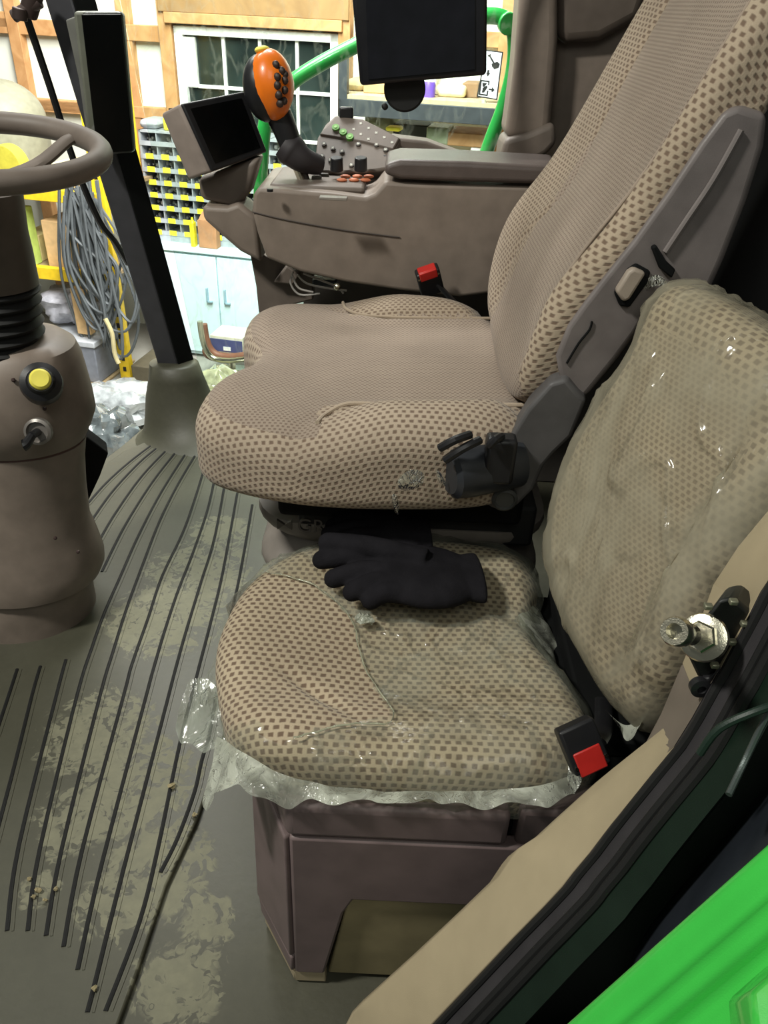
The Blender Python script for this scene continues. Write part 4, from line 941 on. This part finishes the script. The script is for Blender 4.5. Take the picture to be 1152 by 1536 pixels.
def vstud(px, py, w, lo=0, hi=3.4, d=.05, mt=pine):
    a = W(px, py, d); bm = box(nb(), (a.x - w/2, -d, lo), (a.x + w/2, .02, hi), WM); tn[0] += 1; return struct('trim_%d' % tn[0], bm, mt, bevel=.004)
def girt(px, py, h, u0, u1, d=.04, mt=pine):
    a = W(px, py, d); bm = box(nb(), (u0, -d, a.z - h/2), (u1, .02, a.z + h/2), WM); tn[0] += 1; return struct('trim_%d' % tn[0], bm, mt, bevel=.004)
vstud(28, 90, .085); vstud(183, 20, .09, d=.035)
uL = W(252, 100, .06).x; uR = W(520, 20, .06).x
wtL, wtR = W(266, 35, .0), W(500, 190, .0)
vstud(252, 100, .085, 0, 3.4, d=.07); vstud(516, 40, .075, 0, 3.4, d=.07)
# header over window
hb = W(390, 36, .08).z
bm = box(nb(), (uL-.02, -.09, hb+.04), (uR+.02, .02, hb + .36), WM); struct('trim_3%d' % 0, bm, wood2, bevel=.004)
bm = box(nb(), (uL+.02, -.10, hb-.02), (uR-.02, .02, hb+.04), WM); struct('trim_31', bm, pine, bevel=.004)
girt(215, 50, .09, -3.4, uL - .03); girt(200, 168, .07, -2.6, uL - .03); girt(20, 30, .09, -4, W(28, 90).x)
girt(90, 160, .08, -4, W(183, 20).x)
girt(780, 62, .08, uR+.05, 3)
a = W(755, 60, .05); vstud(762, 40, .09, mt=pine)
# window
x0, x1 = uL + .055, uR - .05; z1 = hb - .03; z0 = z1 - 1.28
wf = struct('window_1', None or box(box(box(box(nb(), (x0, -.05, z0), (x0+.055, .03, z1), WM), (x1-.055, -.05, z0), (x1, .03, z1), WM), (x0, -.05, z1-.05), (x1, .03, z1), WM), (x0, -.05, z0), (x1, .03, z0+.05), WM), whitep, bevel=.003)
glassm = plain('night_glass', (36, 46, 44), .15, spec=.6, bump=0, var=.5, scale=3)
bm = box(nb(), (x0+.04, -.005, z0), (x1-.04, .0, z1), WM); gl_ = link('window_pane', bm, glassm, wf)
bm = nb(); iw = (x1 - x0 - .11)
for i in range(1, 4): u = x0 + .055 + iw * (i/4 + .02); box(bm, (u-.010, -.022, z0+.04), (u+.010, -.004, z1-.04), WM)
for i in range(1, 4): z = z1 - .05 - .285*i; box(bm, (x0+.05, -.022, z-.010), (x1-.05, -.004, z+.010), WM)
link('window_grille', bm, whitep, wf)
bm = box(nb(), (x0+.055, -.03, z1-.34), (x0+.13, -.006, z1-.06), WM); link('window_sticker', bm, plain('sticker', (222, 222, 214), .6), wf)

# --- blue cabinet
cbm = plain('pale_blue_steel', (216, 240, 246), .35, var=.04)
cD = .50; a = W(222, 369, cD); b = W(405, 385, cD)
ch = a.z; cu0 = a.x - .03; cu1 = cu0 + 1.02
cb = thing('steel_cabinet', 'pale blue two door steel cabinet standing on the workshop floor', 'cabinet', wp((cu0+cu1)/2, .25, 0))
bm = box(nb(), (cu0, -cD+.02, .02), (cu1, -.02, ch-.012), WM); link('cabinet_body', bm, cbm, cb, bevel=.006)
bm = box(nb(), (cu0-.01, -cD-.01, ch-.014), (cu1+.01, -.02, ch), WM); link('cabinet_top', bm, cbm, cb, bevel=.004)
cm = (cu0+cu1)/2 + .0
for s_, (p, q) in enumerate(((cu0+.01, cm-.004), (cm+.004, cu1-.01))):
    bm = box(nb(), (p, -cD, .05), (q, -cD+.02, ch-.03), WM); dr_ = link('cabinet_door', bm, cbm, cb, bevel=.004)
    hx = q - .06 if s_ == 0 else p + .06
    bm = box(nb(), (hx-.02, -cD-.02, .42), (hx-.008, -cD, .52), WM); box(bm, (hx-.02, -cD-.02, .42), (hx+.02, -cD, .432), WM); link('door_handle', bm, plain('handle_blue', (150, 180, 196), .4), dr_, bevel=.002)
# --- bin rack on cabinet
rD = .34; a = W(207, 197, rD); zb = ch + .0
ru0 = a.x; rz1 = a.z + .01; ru1 = ru0 + 1.0
rk = thing('bin_rack', 'grey steel pigeonhole bin rack with yellow labels on the pale blue cabinet', 'bin rack', wp((ru0+ru1)/2, .2, zb))
rackm = plain('rack_steel', (160, 166, 172), .5)
NCc, NRr = 9, 8
bm = nb(); box(bm, (ru0, -rD, zb), (ru0+.014, -.04, rz1), WM); box(bm, (ru1-.014, -rD, zb), (ru1, -.04, rz1), WM); box(bm, (ru0, -.05, zb), (ru1, -.04, rz1), WM); box(bm, (ru0, -rD, rz1-.012), (ru1, -.04, rz1), WM)
hz = [zb + .055 + (rz1 - zb - .13) * i / 7 for i in range(8)]
for z in hz: box(bm, (ru0, -rD, z-.004), (ru1, -.04, z+.004), WM); box(bm, (ru0, -rD-.004, z-.014), (ru1, -rD, z+.014), WM)
box(bm, (ru0, -rD-.002, zb), (ru1, -.04, zb+.04), WM)
cw = (ru1 - ru0 - .02) / NCc
for i in range(1, NCc): box(bm, (ru0 + .01 + cw*i - .003, -rD+.004, zb), (ru0 + .01 + cw*i + .003, -.04, rz1), WM)
link('rack_frame', bm, rackm, rk)
for i in range(NCc):
    for j, z in enumerate(hz[:-1]):
        u = ru0 + .01 + cw*(i + .5); 
        bm = box(nb(), (u-.026, -rD-.0075, z-.012), (u+.026, -rD-.004, z+.020), WM); link('bin_label', bm, label_y, rk)
bm = nb()
for i in range(NCc):
    for z in hz[1:]:
        for k_ in range(5):
            q = wp(ru0 + .01 + cw*(i + random.uniform(.15, .85)), rD - random.uniform(.03, .1), z + .012 + random.uniform(0, .02)); ball(bm, q, (random.uniform(.006, .016),)*3, n=6)
o = link('small_hardware', bm, plain('hardware', (150, 150, 148), .35, .6), rk, smooth=0); o['kind'] = 'stuff'
bm = box(nb(), (ru0+.013, -.055, zb+.04), (ru1-.013, -.05, rz1-.012), WM); link('rack_back', bm, plain('rack_back', (52, 54, 54), .7), rk)
# things on cabinet / rack
def wbox(name, label, cat_, px0, py0, px1, py1, d, depth, mt, z0=None, group=None, bevel=.006, parts=None):
    a = W(px0, py0, d); b = W(px1, py1, d)
    lo = (min(a.x, b.x), -d, min(a.z, b.z) if z0 is None else z0); hi = (max(a.x, b.x), -d + depth, max(a.z, b.z))
    if hi[2] - lo[2] < .01: hi = (hi[0], hi[1], lo[2] + .02)
    if parts:
        t = thing(name, label, cat_, WM @ V(((lo[0]+hi[0])/2, (lo[1]+hi[1])/2, lo[2])), group); bm = box(nb(), lo, hi, WM); link(parts[0], bm, mt, t, bevel=bevel); return t, lo, hi
    o = link(name, box(nb(), lo, hi, WM), mt, bevel=bevel); return tag(o, label, cat_, group)
t, lo, hi = wbox('plastic_bottle', 'yellow plastic bottle standing on the cabinet before the bin rack', 'bottle', 283, 334, 292, 364, .42, .05, plain('bottle_yellow', (240, 226, 40), .4), z0=ch, parts=('bottle_body',))
c_ = WM @ V(((lo[0]+hi[0])/2, (lo[1]+hi[1])/2, hi[2])); bm = nb(); lathe(bm, c_, (0, 0, 1), [(.017, 0), (.008, .015), (.007, .03)]); link('bottle_nozzle', bm, plain('bottle_yellow', (240, 226, 40), .4), t)
t, lo, hi = wbox('cardboard_box', 'small brown cardboard box right of the yellow bottle', 'box', 295, 330, 325, 366, .42, .07, plain('brown_card', (178, 128, 92), .8), z0=ch, parts=('box_body',))
bm = prism(nb(), [V((lo[0]+.01, lo[1], hi[2])), V((hi[0]-.005, lo[1], hi[2])), V((hi[0]-.03, lo[1]+.03, hi[2]+.05)), V((lo[0]+.03, lo[1]+.03, hi[2]+.05))], (0, .004, 0), WM); link('box_flap', bm, plain('brown_card', (178, 128, 92), .8), t)
wbox('grey_motor_part', 'grey machine part resting on top of the bin rack', 'machine part', 206, 178, 236, 196, .3, .2, greysteel, z0=rz1, bevel=.03)
t, lo, hi = wbox('yellow_container', 'bright yellow container on top of the bin rack', 'container', 243, 176, 266, 197, .3, .1, label_y, z0=rz1, bevel=.01, parts=('container_body',))
bm = nb(); c_ = WM @ V(((lo[0]+hi[0])/2, (lo[1]+hi[1])/2, hi[2])); cyl(bm, c_, c_ + V((0,0,.05)), .02); link('container_cap', bm, blackp, t)

# --- yellow pallet rack, left
yr = thing('yellow_rack', 'yellow steel storage rack with slotted uprights at the left', 'storage rack', wp(-1.9, 1.1, 0))
def slotted(px0, py0, px1, py1, d, w=.07):
    a = W(px0, py0, d); b = W(px1, py1, d); u = a.x
    bm = box(nb(), (u - w/2, -d, 0), (u + w/2, -d + .05, 2.05 if True else a.z), WM); o = link('upright', bm, yellowp, yr, bevel=.003)
    bm = nb(); 
    for k in range(26):
        z = .06 + k*.075; box(bm, (u - .010, -d-.002, z), (u + .012, -d+.001, z+.032), WM)
    link('slot_holes', bm, blackp, o); return u
uu = slotted(188, 560, 190, 200, 1.0, .075); slotted(199, 240, 199, 300, .62, .05)
ub_ = W(100, 412, 1.02)
for (py, h, mt) in ((296, .07, yellowp), (414, .075, yellowp)):
    z = W(100, py, 1.02).z; bm = box(nb(), (uu - 1.25, -1.02, z - h/2), (uu, -.97, z + h/2), WM); link('beam', bm, mt, yr, bevel=.003)
    bm = box(nb(), (uu - 1.25, -.97, z - .0), (uu, -.30, z + .02), WM); link('shelf_board', bm, plain('shelf_board', (150, 130, 100), .8), yr)
zs1 = W(100, 414, 1.02).z + .02; zs2 = W(100, 296, 1.02).z + .02
wbox('cardboard_box', 'light cardboard box on the lower yellow shelf beside the column', 'box', 60, 330, 110, 405, .95, .3, plain('light_card', (214, 178, 128), .8), z0=zs1)
wbox('cardboard_box', 'pale green and yellow carton on the lower yellow shelf', 'box', 22, 312, 52, 405, .97, .1, plain('lime_card', (190, 214, 110), .7), z0=zs1)
wbox('cardboard_box', 'small cream box leaning behind the cartons on the yellow shelf', 'box', 28, 350, 66, 400, .85, .3, plain('cream_card', (224, 210, 150), .7), z0=zs1)
wbox('cloth_bundle', 'pale cream wrapped bundle on the upper yellow shelf', 'bundle', 66, 244, 112, 288, .95, .3, plain('cream_cloth', (228, 218, 176), .8), z0=zs2, bevel=.04)
a = W(12, 225, .9); bm = nb(); q = WM @ V((a.x, -.98, zs2 + .115)); cyl(bm, q, q + V((.02, .10, 0)), .115, n=24); tag(link('yellow_reel', bm, plain('reel', (200, 190, 70), .6)), 'round dull yellow reel on the upper yellow shelf at the edge', 'reel')
wbox('cardboard_box', 'tall light cardboard carton standing on the grey storage tote', 'box', 104, 432, 136, 498, 1.1, .06, plain('light_card', (214, 178, 128), .8), z0=W(100, 510, 1.15).z + .03)
t, lo, hi = wbox('storage_tote', 'grey plastic storage tote stacked low behind the steering column', 'tote', 60, 510, 150, 575, 1.15, .4, plain('tote_grey', (120, 124, 134), .5), parts=('tote_body',))
bm = box(nb(), (lo[0]-.01, lo[1]-.01, hi[2]-.01), (hi[0]+.01, hi[1]+.01, hi[2]+.03), WM); link('tote_lid', bm, plain('tote_lid', (186, 190, 196), .5), t, bevel=.006)
wbox('wooden_crate', 'low wooden crate under the grey storage tote', 'crate', 56, 576, 158, 640, 1.2, .5, plain('crate_wood', (170, 150, 115), .8), z0=0)
bagm = film('wrapped_film', haze=.6, sc=20, gloss=.4)
def lump(name, label, cat_, c, r, mt, amp=.3, fr=9, n=28, group=None):
    bm = nb(); ball(bm, c, r, None, n)
    for v in bm.verts:
        d = v.co - V(c); k_ = noise.noise(v.co * fr) + .6*noise.noise(v.co*fr*2.7); v.co = V(c) + d * (1 + amp*k_)
        if v.co.z < c[2] - r[2]*.8: v.co.z = c[2] - r[2]*.8
    return tag(link(name, bm, mt, smooth=40), label, cat_, group)
q = P(95, 470, z=ZF+.55); q = wp(W(90, 470, 1.05).x, .89, W(95, 510, 1.15).z + .13); lump('wrapped_part', 'plastic wrapped grey parts heaped on the grey storage tote', 'wrapped parts', q, (.20, .13, .12), plain('wrap_grey', (160, 160, 168), .35, var=.5, scale=14), .5)
for px, py, rx, col, lb in ((180, 606, .26, (176, 182, 184), 'large shiny plastic bag of parts on the floor left of the rubber boot'), (158, 650, .18, (96, 104, 106), 'smaller dark shiny plastic bag below the larger parts bag')):
    q = P(px, py, z=ZF + .12); lump('plastic_bag', lb, 'bag', q, (rx, .15, .14), plain('bag%d' % px, col, .12, var=.6, scale=12, bump=1, bs=30, spec=1, coat=1), .45)
q = P(330, 590, z=ZF + .1); lump('plastic_bag', 'crumpled clear plastic bag on the floor right of the rubber boot', 'bag', q, (.26, .2, .14), plain('bag_olive', (150, 150, 120), .15, var=.6, scale=12, bump=1, bs=30, spec=1, coat=1), .45)
wbox('floor_board', 'dark low pallet on the floor behind the yellow upright', 'pallet', 196, 548, 232, 572, 1.05, .5, plain('dark_wood', (84, 78, 62), .8), z0=0)
wbox('wooden_board', 'pale plywood offcut on the floor beside the yellow upright', 'board', 128, 566, 176, 576, 1.0, .2, plain('ply', (206, 186, 138), .8))
# coiled cables
cc_ = thing('cable_coil', 'big hank of grey electric cable hanging from the yellow rack', 'cable coil', wp(uu - .2, 1.12, .7))
bm = nb(); rnd = random.Random(3)
for k in range(26):
    x0_ = rnd.uniform(88, 138); x1_ = x0_ + rnd.uniform(10, 60); top = rnd.uniform(268, 300); bot = rnd.uniform(400, 545); dd = rnd.uniform(1.06, 1.2)
    pts = [(x0_, top), (x0_ + rnd.uniform(-6, 14), (top+bot)/2), (x0_ + 30 + rnd.uniform(-5, 20), bot - 20), (min((x0_+x1_)/2 + 40, 205), bot), (min(x1_ + 30, 212), bot - 50), (min(x1_ + 12, 205), (top+bot)/2), (x0_ + 12, top + 2)]
    tube(bm, [WM @ W(x, y, dd + rnd.uniform(-.02, .02)) for x, y in pts], .009, 6, 5)
link('cable_loops', bm, plain('cable_grey', (92, 97, 100), .5), cc_)
bm = nb(); tube(bm, [WM @ W(x, y, 1.22) for x, y in ((158, 478), (168, 500), (172, 530), (178, 545))], .014, 8, 4); link('plug_end', bm, plain('plug_cream', (196, 184, 140), .5), cc_)
# pale tank behind the wheel
tk = W(-30, 260, 1.3); bm = nb(); q = WM @ V((tk.x, -1.0, 0)); 
rr_ = .26
zt_ = W(0, 118, .58).z
prof = [(rr_*.98, 0)] + [(rr_ * (1 - .0*i), .2*i) for i in range(1, 6)]
H_ = zt_ - zs2
bm = nb(); ang = [(rr_*math.cos(a), H_ - rr_*.9 + rr_*.9*math.sin(a)) for a in [math.pi/2*i/10 for i in range(11)]]
q = WM @ V((W(64, 200, .58).x - .26, -.58, zs2))
lathe(bm, q, (0, 0, 1), [(rr_*.95, 0), (rr_, .05)] + ang, n=40); tag(link('plastic_tank', bm, plain('tank', (150, 150, 130), .5)), 'large pale domed tank standing on the upper yellow shelf', 'tank')
# chrome framed stool with carton
stl = thing('shop_stool', 'chrome and brown padded stool before the pale blue cabinet', 'stool', WM @ V((W(330, 540, .9).x, -.9, 0)))
zst = W(330, 540, .9).z
bm = nb(); tube(bm, [WM @ W(x, y, 1.02) for x, y in ((300, 482), (302, 500), (308, 522), (320, 537), (345, 541), (372, 538))], .018, 12, 5); link('chrome_frame', bm, chrome, stl)
bm = nb(); tube(bm, [WM @ W(x, y, .98) for x, y in ((306, 486), (309, 505), (315, 522), (326, 532), (345, 535), (372, 532))], .022, 12, 5); link('brown_padding', bm, plain('brown_vinyl', (120, 78, 60), .5), stl)
su = W(338, 538, .75); bm = nb(); q = WM @ V((su.x + .05, -.76, zst)); cyl(bm, q, q + V((0, 0, .035)), .19, n=28); link('stool_seat', bm, plain('brown_vinyl', (120, 78, 60), .5), stl, bevel=.01)
bm = nb()
cyl(bm, q - V((0, 0, zst - 0)) , q, .025); link('stool_post', bm, chrome, stl)
bm = nb(); cyl(bm, V((q.x, q.y, ZF)), V((q.x, q.y, ZF + .03)), .16, n=28); link('stool_foot', bm, chrome, stl)
a = W(323, 532, .8); b = W(362, 505, .8); zz = zst + .036
ct = thing('carton', 'white and blue printed carton sitting on the chrome stool', 'box', WM @ V(((a.x+b.x)/2, -.7, zz)))
hgt = W(340, 500, .8).z - zz
bm = box(nb(), (a.x, -.86, zz), (b.x+.03, -.66, zz + max(hgt, .1)), WM); link('carton_body', bm, plain('carton_white', (214, 208, 190), .6), ct, bevel=.003)
bm = box(nb(), (a.x+.001, -.863, zz+.01), (b.x+.028, -.86, zz + max(hgt, .1)-.02), WM); link('printed_face', bm, plain('print_blue', (74, 78, 120), .5), ct)
bm = box(nb(), (a.x+.09, -.866, zz+.02), (a.x+.14, -.863, zz+.045), WM); link('address_label', bm, whitep, ct)

# --- workbench shelf on the right
sD = .75; a = W(512, 160, sD); b = W(770, 190, sD)
shz = W(640, 168, sD).z
sh = thing('steel_shelf', 'dark grey steel shelf unit with tan board top right of the window', 'shelf', wp((a.x+b.x)/2, .4, 0))
u0, u1 = a.x - .02, b.x + .55
zt2 = W(640, 156, sD).z; zt3 = W(640, 182, sD).z
bm = box(nb(), (u0, -sD, zt3), (u1, -sD+.05, zt2), WM); link('front_beam', bm, steelk, sh, bevel=.003)
bm = box(nb(), (u0, -sD+.01, zt2), (u1, -.06, zt2+.02), WM); link('shelf_board', bm, plain('tan_board', (190, 170, 136), .8), sh)
for z_ in (zt2 - .62,):
    bm = box(nb(), (u0, -sD, z_-.07), (u1, -sD+.05, z_), WM); link('front_beam', bm, steelk, sh, bevel=.003)
    bm = box(nb(), (u0, -sD+.01, z_), (u1, -.06, z_+.02), WM); link('shelf_board', bm, plain('tan_board', (190, 170, 136), .8), sh)
zl = zt2 - .60
for u in (u0, u1 - .05):
    bm = box(nb(), (u, -sD, 0), (u+.05, -sD+.05, zt2 + .25 if u == u0 else zt2 + .02), WM); link('upright', bm, steelk, sh, bevel=.003)
    bm = box(nb(), (u, -.1, 0), (u+.05, -.06, zt2 + .02), WM); link('upright', bm, steelk, sh, bevel=.003)
zt2 += .02
wbox('folded_cloth', 'cream folded cloth or carton on the tan shelf top', 'cloth', 655, 126, 697, 152, .55, .2, plain('cream2', (232, 220, 176), .8), z0=zt2, bevel=.02)
wbox('cardboard_box', 'open cardboard box left of the round mount on the tan shelf', 'box', 545, 124, 578, 152, .6, .25, card, z0=zt2)
wbox('tan_bag', 'limp tan sack standing at the left end of the tan shelf', 'sack', 515, 118, 545, 152, .55, .25, plain('tan_sack', (190, 172, 128), .9), z0=zt2, bevel=.04)
t_ = W(643, 145, .6); bm = nb(); q = WM @ V((t_.x, -.6, zt2)); lathe(bm, q, (0, 0, 1), [(.034, 0), (.036, .02), (.036, .06), (.03, .075)]); pj = tag(link('purple_jar', bm, plain('purple', (110, 80, 190), .4)), 'small purple jar on the tan shelf right of the round mount', 'jar')
wbox('dark_toolbox', 'brown carton on the tan shelf beside the pictogram sign', 'box', 694, 124, 716, 150, .5, .2, plain('dkcard', (140, 110, 80), .8), z0=zt2)
q = wp(W(640, 130, .5).x, .45, zt2 + .06); lump('rag', 'white crumpled rag behind the purple jar', 'rag', q, (.09, .06, .07), whitep, .4, 20, 16)
# lower shelf things
wbox('wooden_block', 'pale wooden block on the lower steel shelf by the green rail', 'wood block', 672, 198, 726, 222, .6, .3, pine, z0=None)
wbox('plastic_tub', 'translucent tub with yellow contents on the lower steel shelf', 'tub', 640, 190, 672, 218, .6, .2, plain('tub', (150, 160, 130), .4), bevel=.01)
wbox('lime_bottle', 'fluorescent yellow bottle lying on the lower steel shelf', 'bottle', 578, 190, 600, 198, .62, .1, label_y, bevel=.01)
wbox('dark_bin', 'dark bin at the back of the lower steel shelf', 'bin', 590, 185, 640, 225, .45, .2, plain('darkbin', (44, 46, 44), .6))
wbox('green_bin', 'dull green sack at the back of the lower steel shelf', 'bin', 545, 172, 590, 200, .3, .2, plain('dullgreen', (120, 128, 104), .7), bevel=.04)
wbox('white_box', 'white box with dark screen at the foot of the green rail', 'box', 706, 222, 730, 250, .62, .2, whitep)
# pictogram sign
sg = thing('pictogram_sign', 'white sign with black pictograms hung beside the green rail', 'sign', WM @ W(735, 150, .70))
c4 = lambda x, y: (x/3.03 + 460, y/3.03)
def S(x, y, d=.70): return WM @ W(*c4(x, y), d)
bm = prism(nb(), [S(815, 226), S(893, 236), S(866, 455), S(772, 440)], WN*.012); link('sign_frame', bm, blackp, sg)
bm = prism(nb(), [S(818, 232, .703), S(887, 241, .703), S(861, 449, .703), S(780, 435, .703)], WN*.004); pn = link('sign_panel', bm, plain('sign_white', (214, 212, 222), .5), sg)
def ink(polys, d=.7045):
    bm = nb()
    for pl in polys: prism(bm, [S(x, y, d) for x, y in pl], WN*.001)
    return bm
link('shovel_pictogram', ink([[(826, 250), (832, 247), (856, 288), (848, 290)], [(840, 290), (866, 280), (878, 290), (872, 308), (852, 314), (842, 302)], [(822, 252), (836, 245), (838, 250), (826, 257)]]), black_ink, pn)
link('down_arrow', ink([[(822, 318), (830, 318), (828, 332), (820, 332)], [(816, 330), (834, 332), (822, 348)]]), black_ink, pn)
link('box_pictogram', ink([[(790, 362), (832, 368), (831, 374), (789, 368)], [(790, 362), (796, 363), (788, 430), (782, 430)], [(782, 424), (822, 430), (821, 436), (782, 431)], [(826, 368), (832, 368), (829, 386), (824, 386)], [(820, 412), (826, 412), (822, 436), (817, 436)], [(798, 376), (820, 378), (806, 396), (800, 392)], [(800, 400), (818, 388), (822, 396), (806, 420), (796, 420)]]), black_ink, pn)
link('right_arrow', ink([[(828, 402), (844, 405), (843, 411), (827, 408)], [(842, 396), (854, 409), (840, 420)]]), black_ink, pn)
bm = nb(); tube(bm, [WM @ W(725, 150, .72), WM @ W(728, 165, .72), WM @ W(732, 190, .72)], .012, 8, 4); link('hanging_tie', bm, plain('tie', (190, 200, 170), .6), sg)
# --- green handrail
hr = thing('green_handrail', 'bright green bent tube handrail outside the far side of the cab', 'handrail', P(400, 275, y=2.75))
def G(x, y, yy=2.75): return P(x, y, y=yy)
bm = nb(); tube(bm, [G(390, 300), G(391, 270), G(394, 220), G(397, 190), G(402, 168), G(415, 150), G(440, 122), G(480, 96), G(530, 70), G(560, 56), G(640, 30), G(720, 24), G(752, 26), G(768, 40), G(772, 70), G(768, 110), G(755, 160), G(738, 205), G(724, 245), G(718, 262)], .022, 16, 6); link('rail_tube', bm, green_tube, hr)
bm = nb(); cyl(bm, G(760, 34) , G(762, 36) + V((0, -.03, 0)), .03); link('rail_clamp', bm, green_tube, hr, bevel=.003)
bm = nb(); cyl(bm, G(390, 296), V((G(390, 296).x, 2.75, -.1)), .022); cyl(bm, G(718, 262), V((G(718, 262).x, 2.75, -.1)), .022); link('rail_post', bm, green_tube, hr)
# cab deck edge the rail stands on
struct('trim_40', box(nb(), (-.6, 2.6, -.16), (.6, 2.9, -.1)), dkgreen)
# small window of the cab: tinted side glass
glass = film('side_glass', tint=(.90, .96, .93), haze=.0, gloss=.12, bump=0); 
bm = prism(nb(), [V((-.62, 2.44, .0)), V((.35, 2.44, .0)), V((.35, 2.44, 1.6)), V((-.80, 2.44, 1.6))], (0, .004, 0)); struct('window_2', bm, glass, smooth=0)

# ================================================================== light
w = bpy.data.worlds.new('world'); SC.world = w; w.use_nodes = True
bg = w.node_tree.nodes['Background']; bg.inputs[0].default_value = (.80, .86, .80, 1); bg.inputs[1].default_value = .11
def area(name, loc, tgt, size, power, col=(1, .97, .9), sy=None):
    l = bpy.data.lights.new(name, 'AREA'); l.energy = power; l.size = size; l.color = col
    if sy: l.shape = 'RECTANGLE'; l.size_y = sy
    o = bpy.data.objects.new(name, l); COL.objects.link(o); o.location = loc
    o.rotation_euler = (V(tgt) - V(loc)).to_track_quat('-Z', 'Y').to_euler(); return o
area('shop_light_far', (-.8, 3.3, 2.9), (-.9, 5.3, .55), 1.2, 430, (1, 1, .95), 2.5)
area('shop_light_left', (-1.6, .1, 2.9), (-.1, 1.1, .2), .26, 74, (1, .985, .90))
area('shop_light_door', (.2, -.9, 2.7), (.3, .9, .4), 1.2, 13, (.98, 1, .91))
SC.view_settings.view_transform = 'Standard'; SC.view_settings.look = 'None'; SC.view_settings.exposure = 0.0; SC.view_settings.gamma = 1
SC.view_settings.use_curve_mapping = False
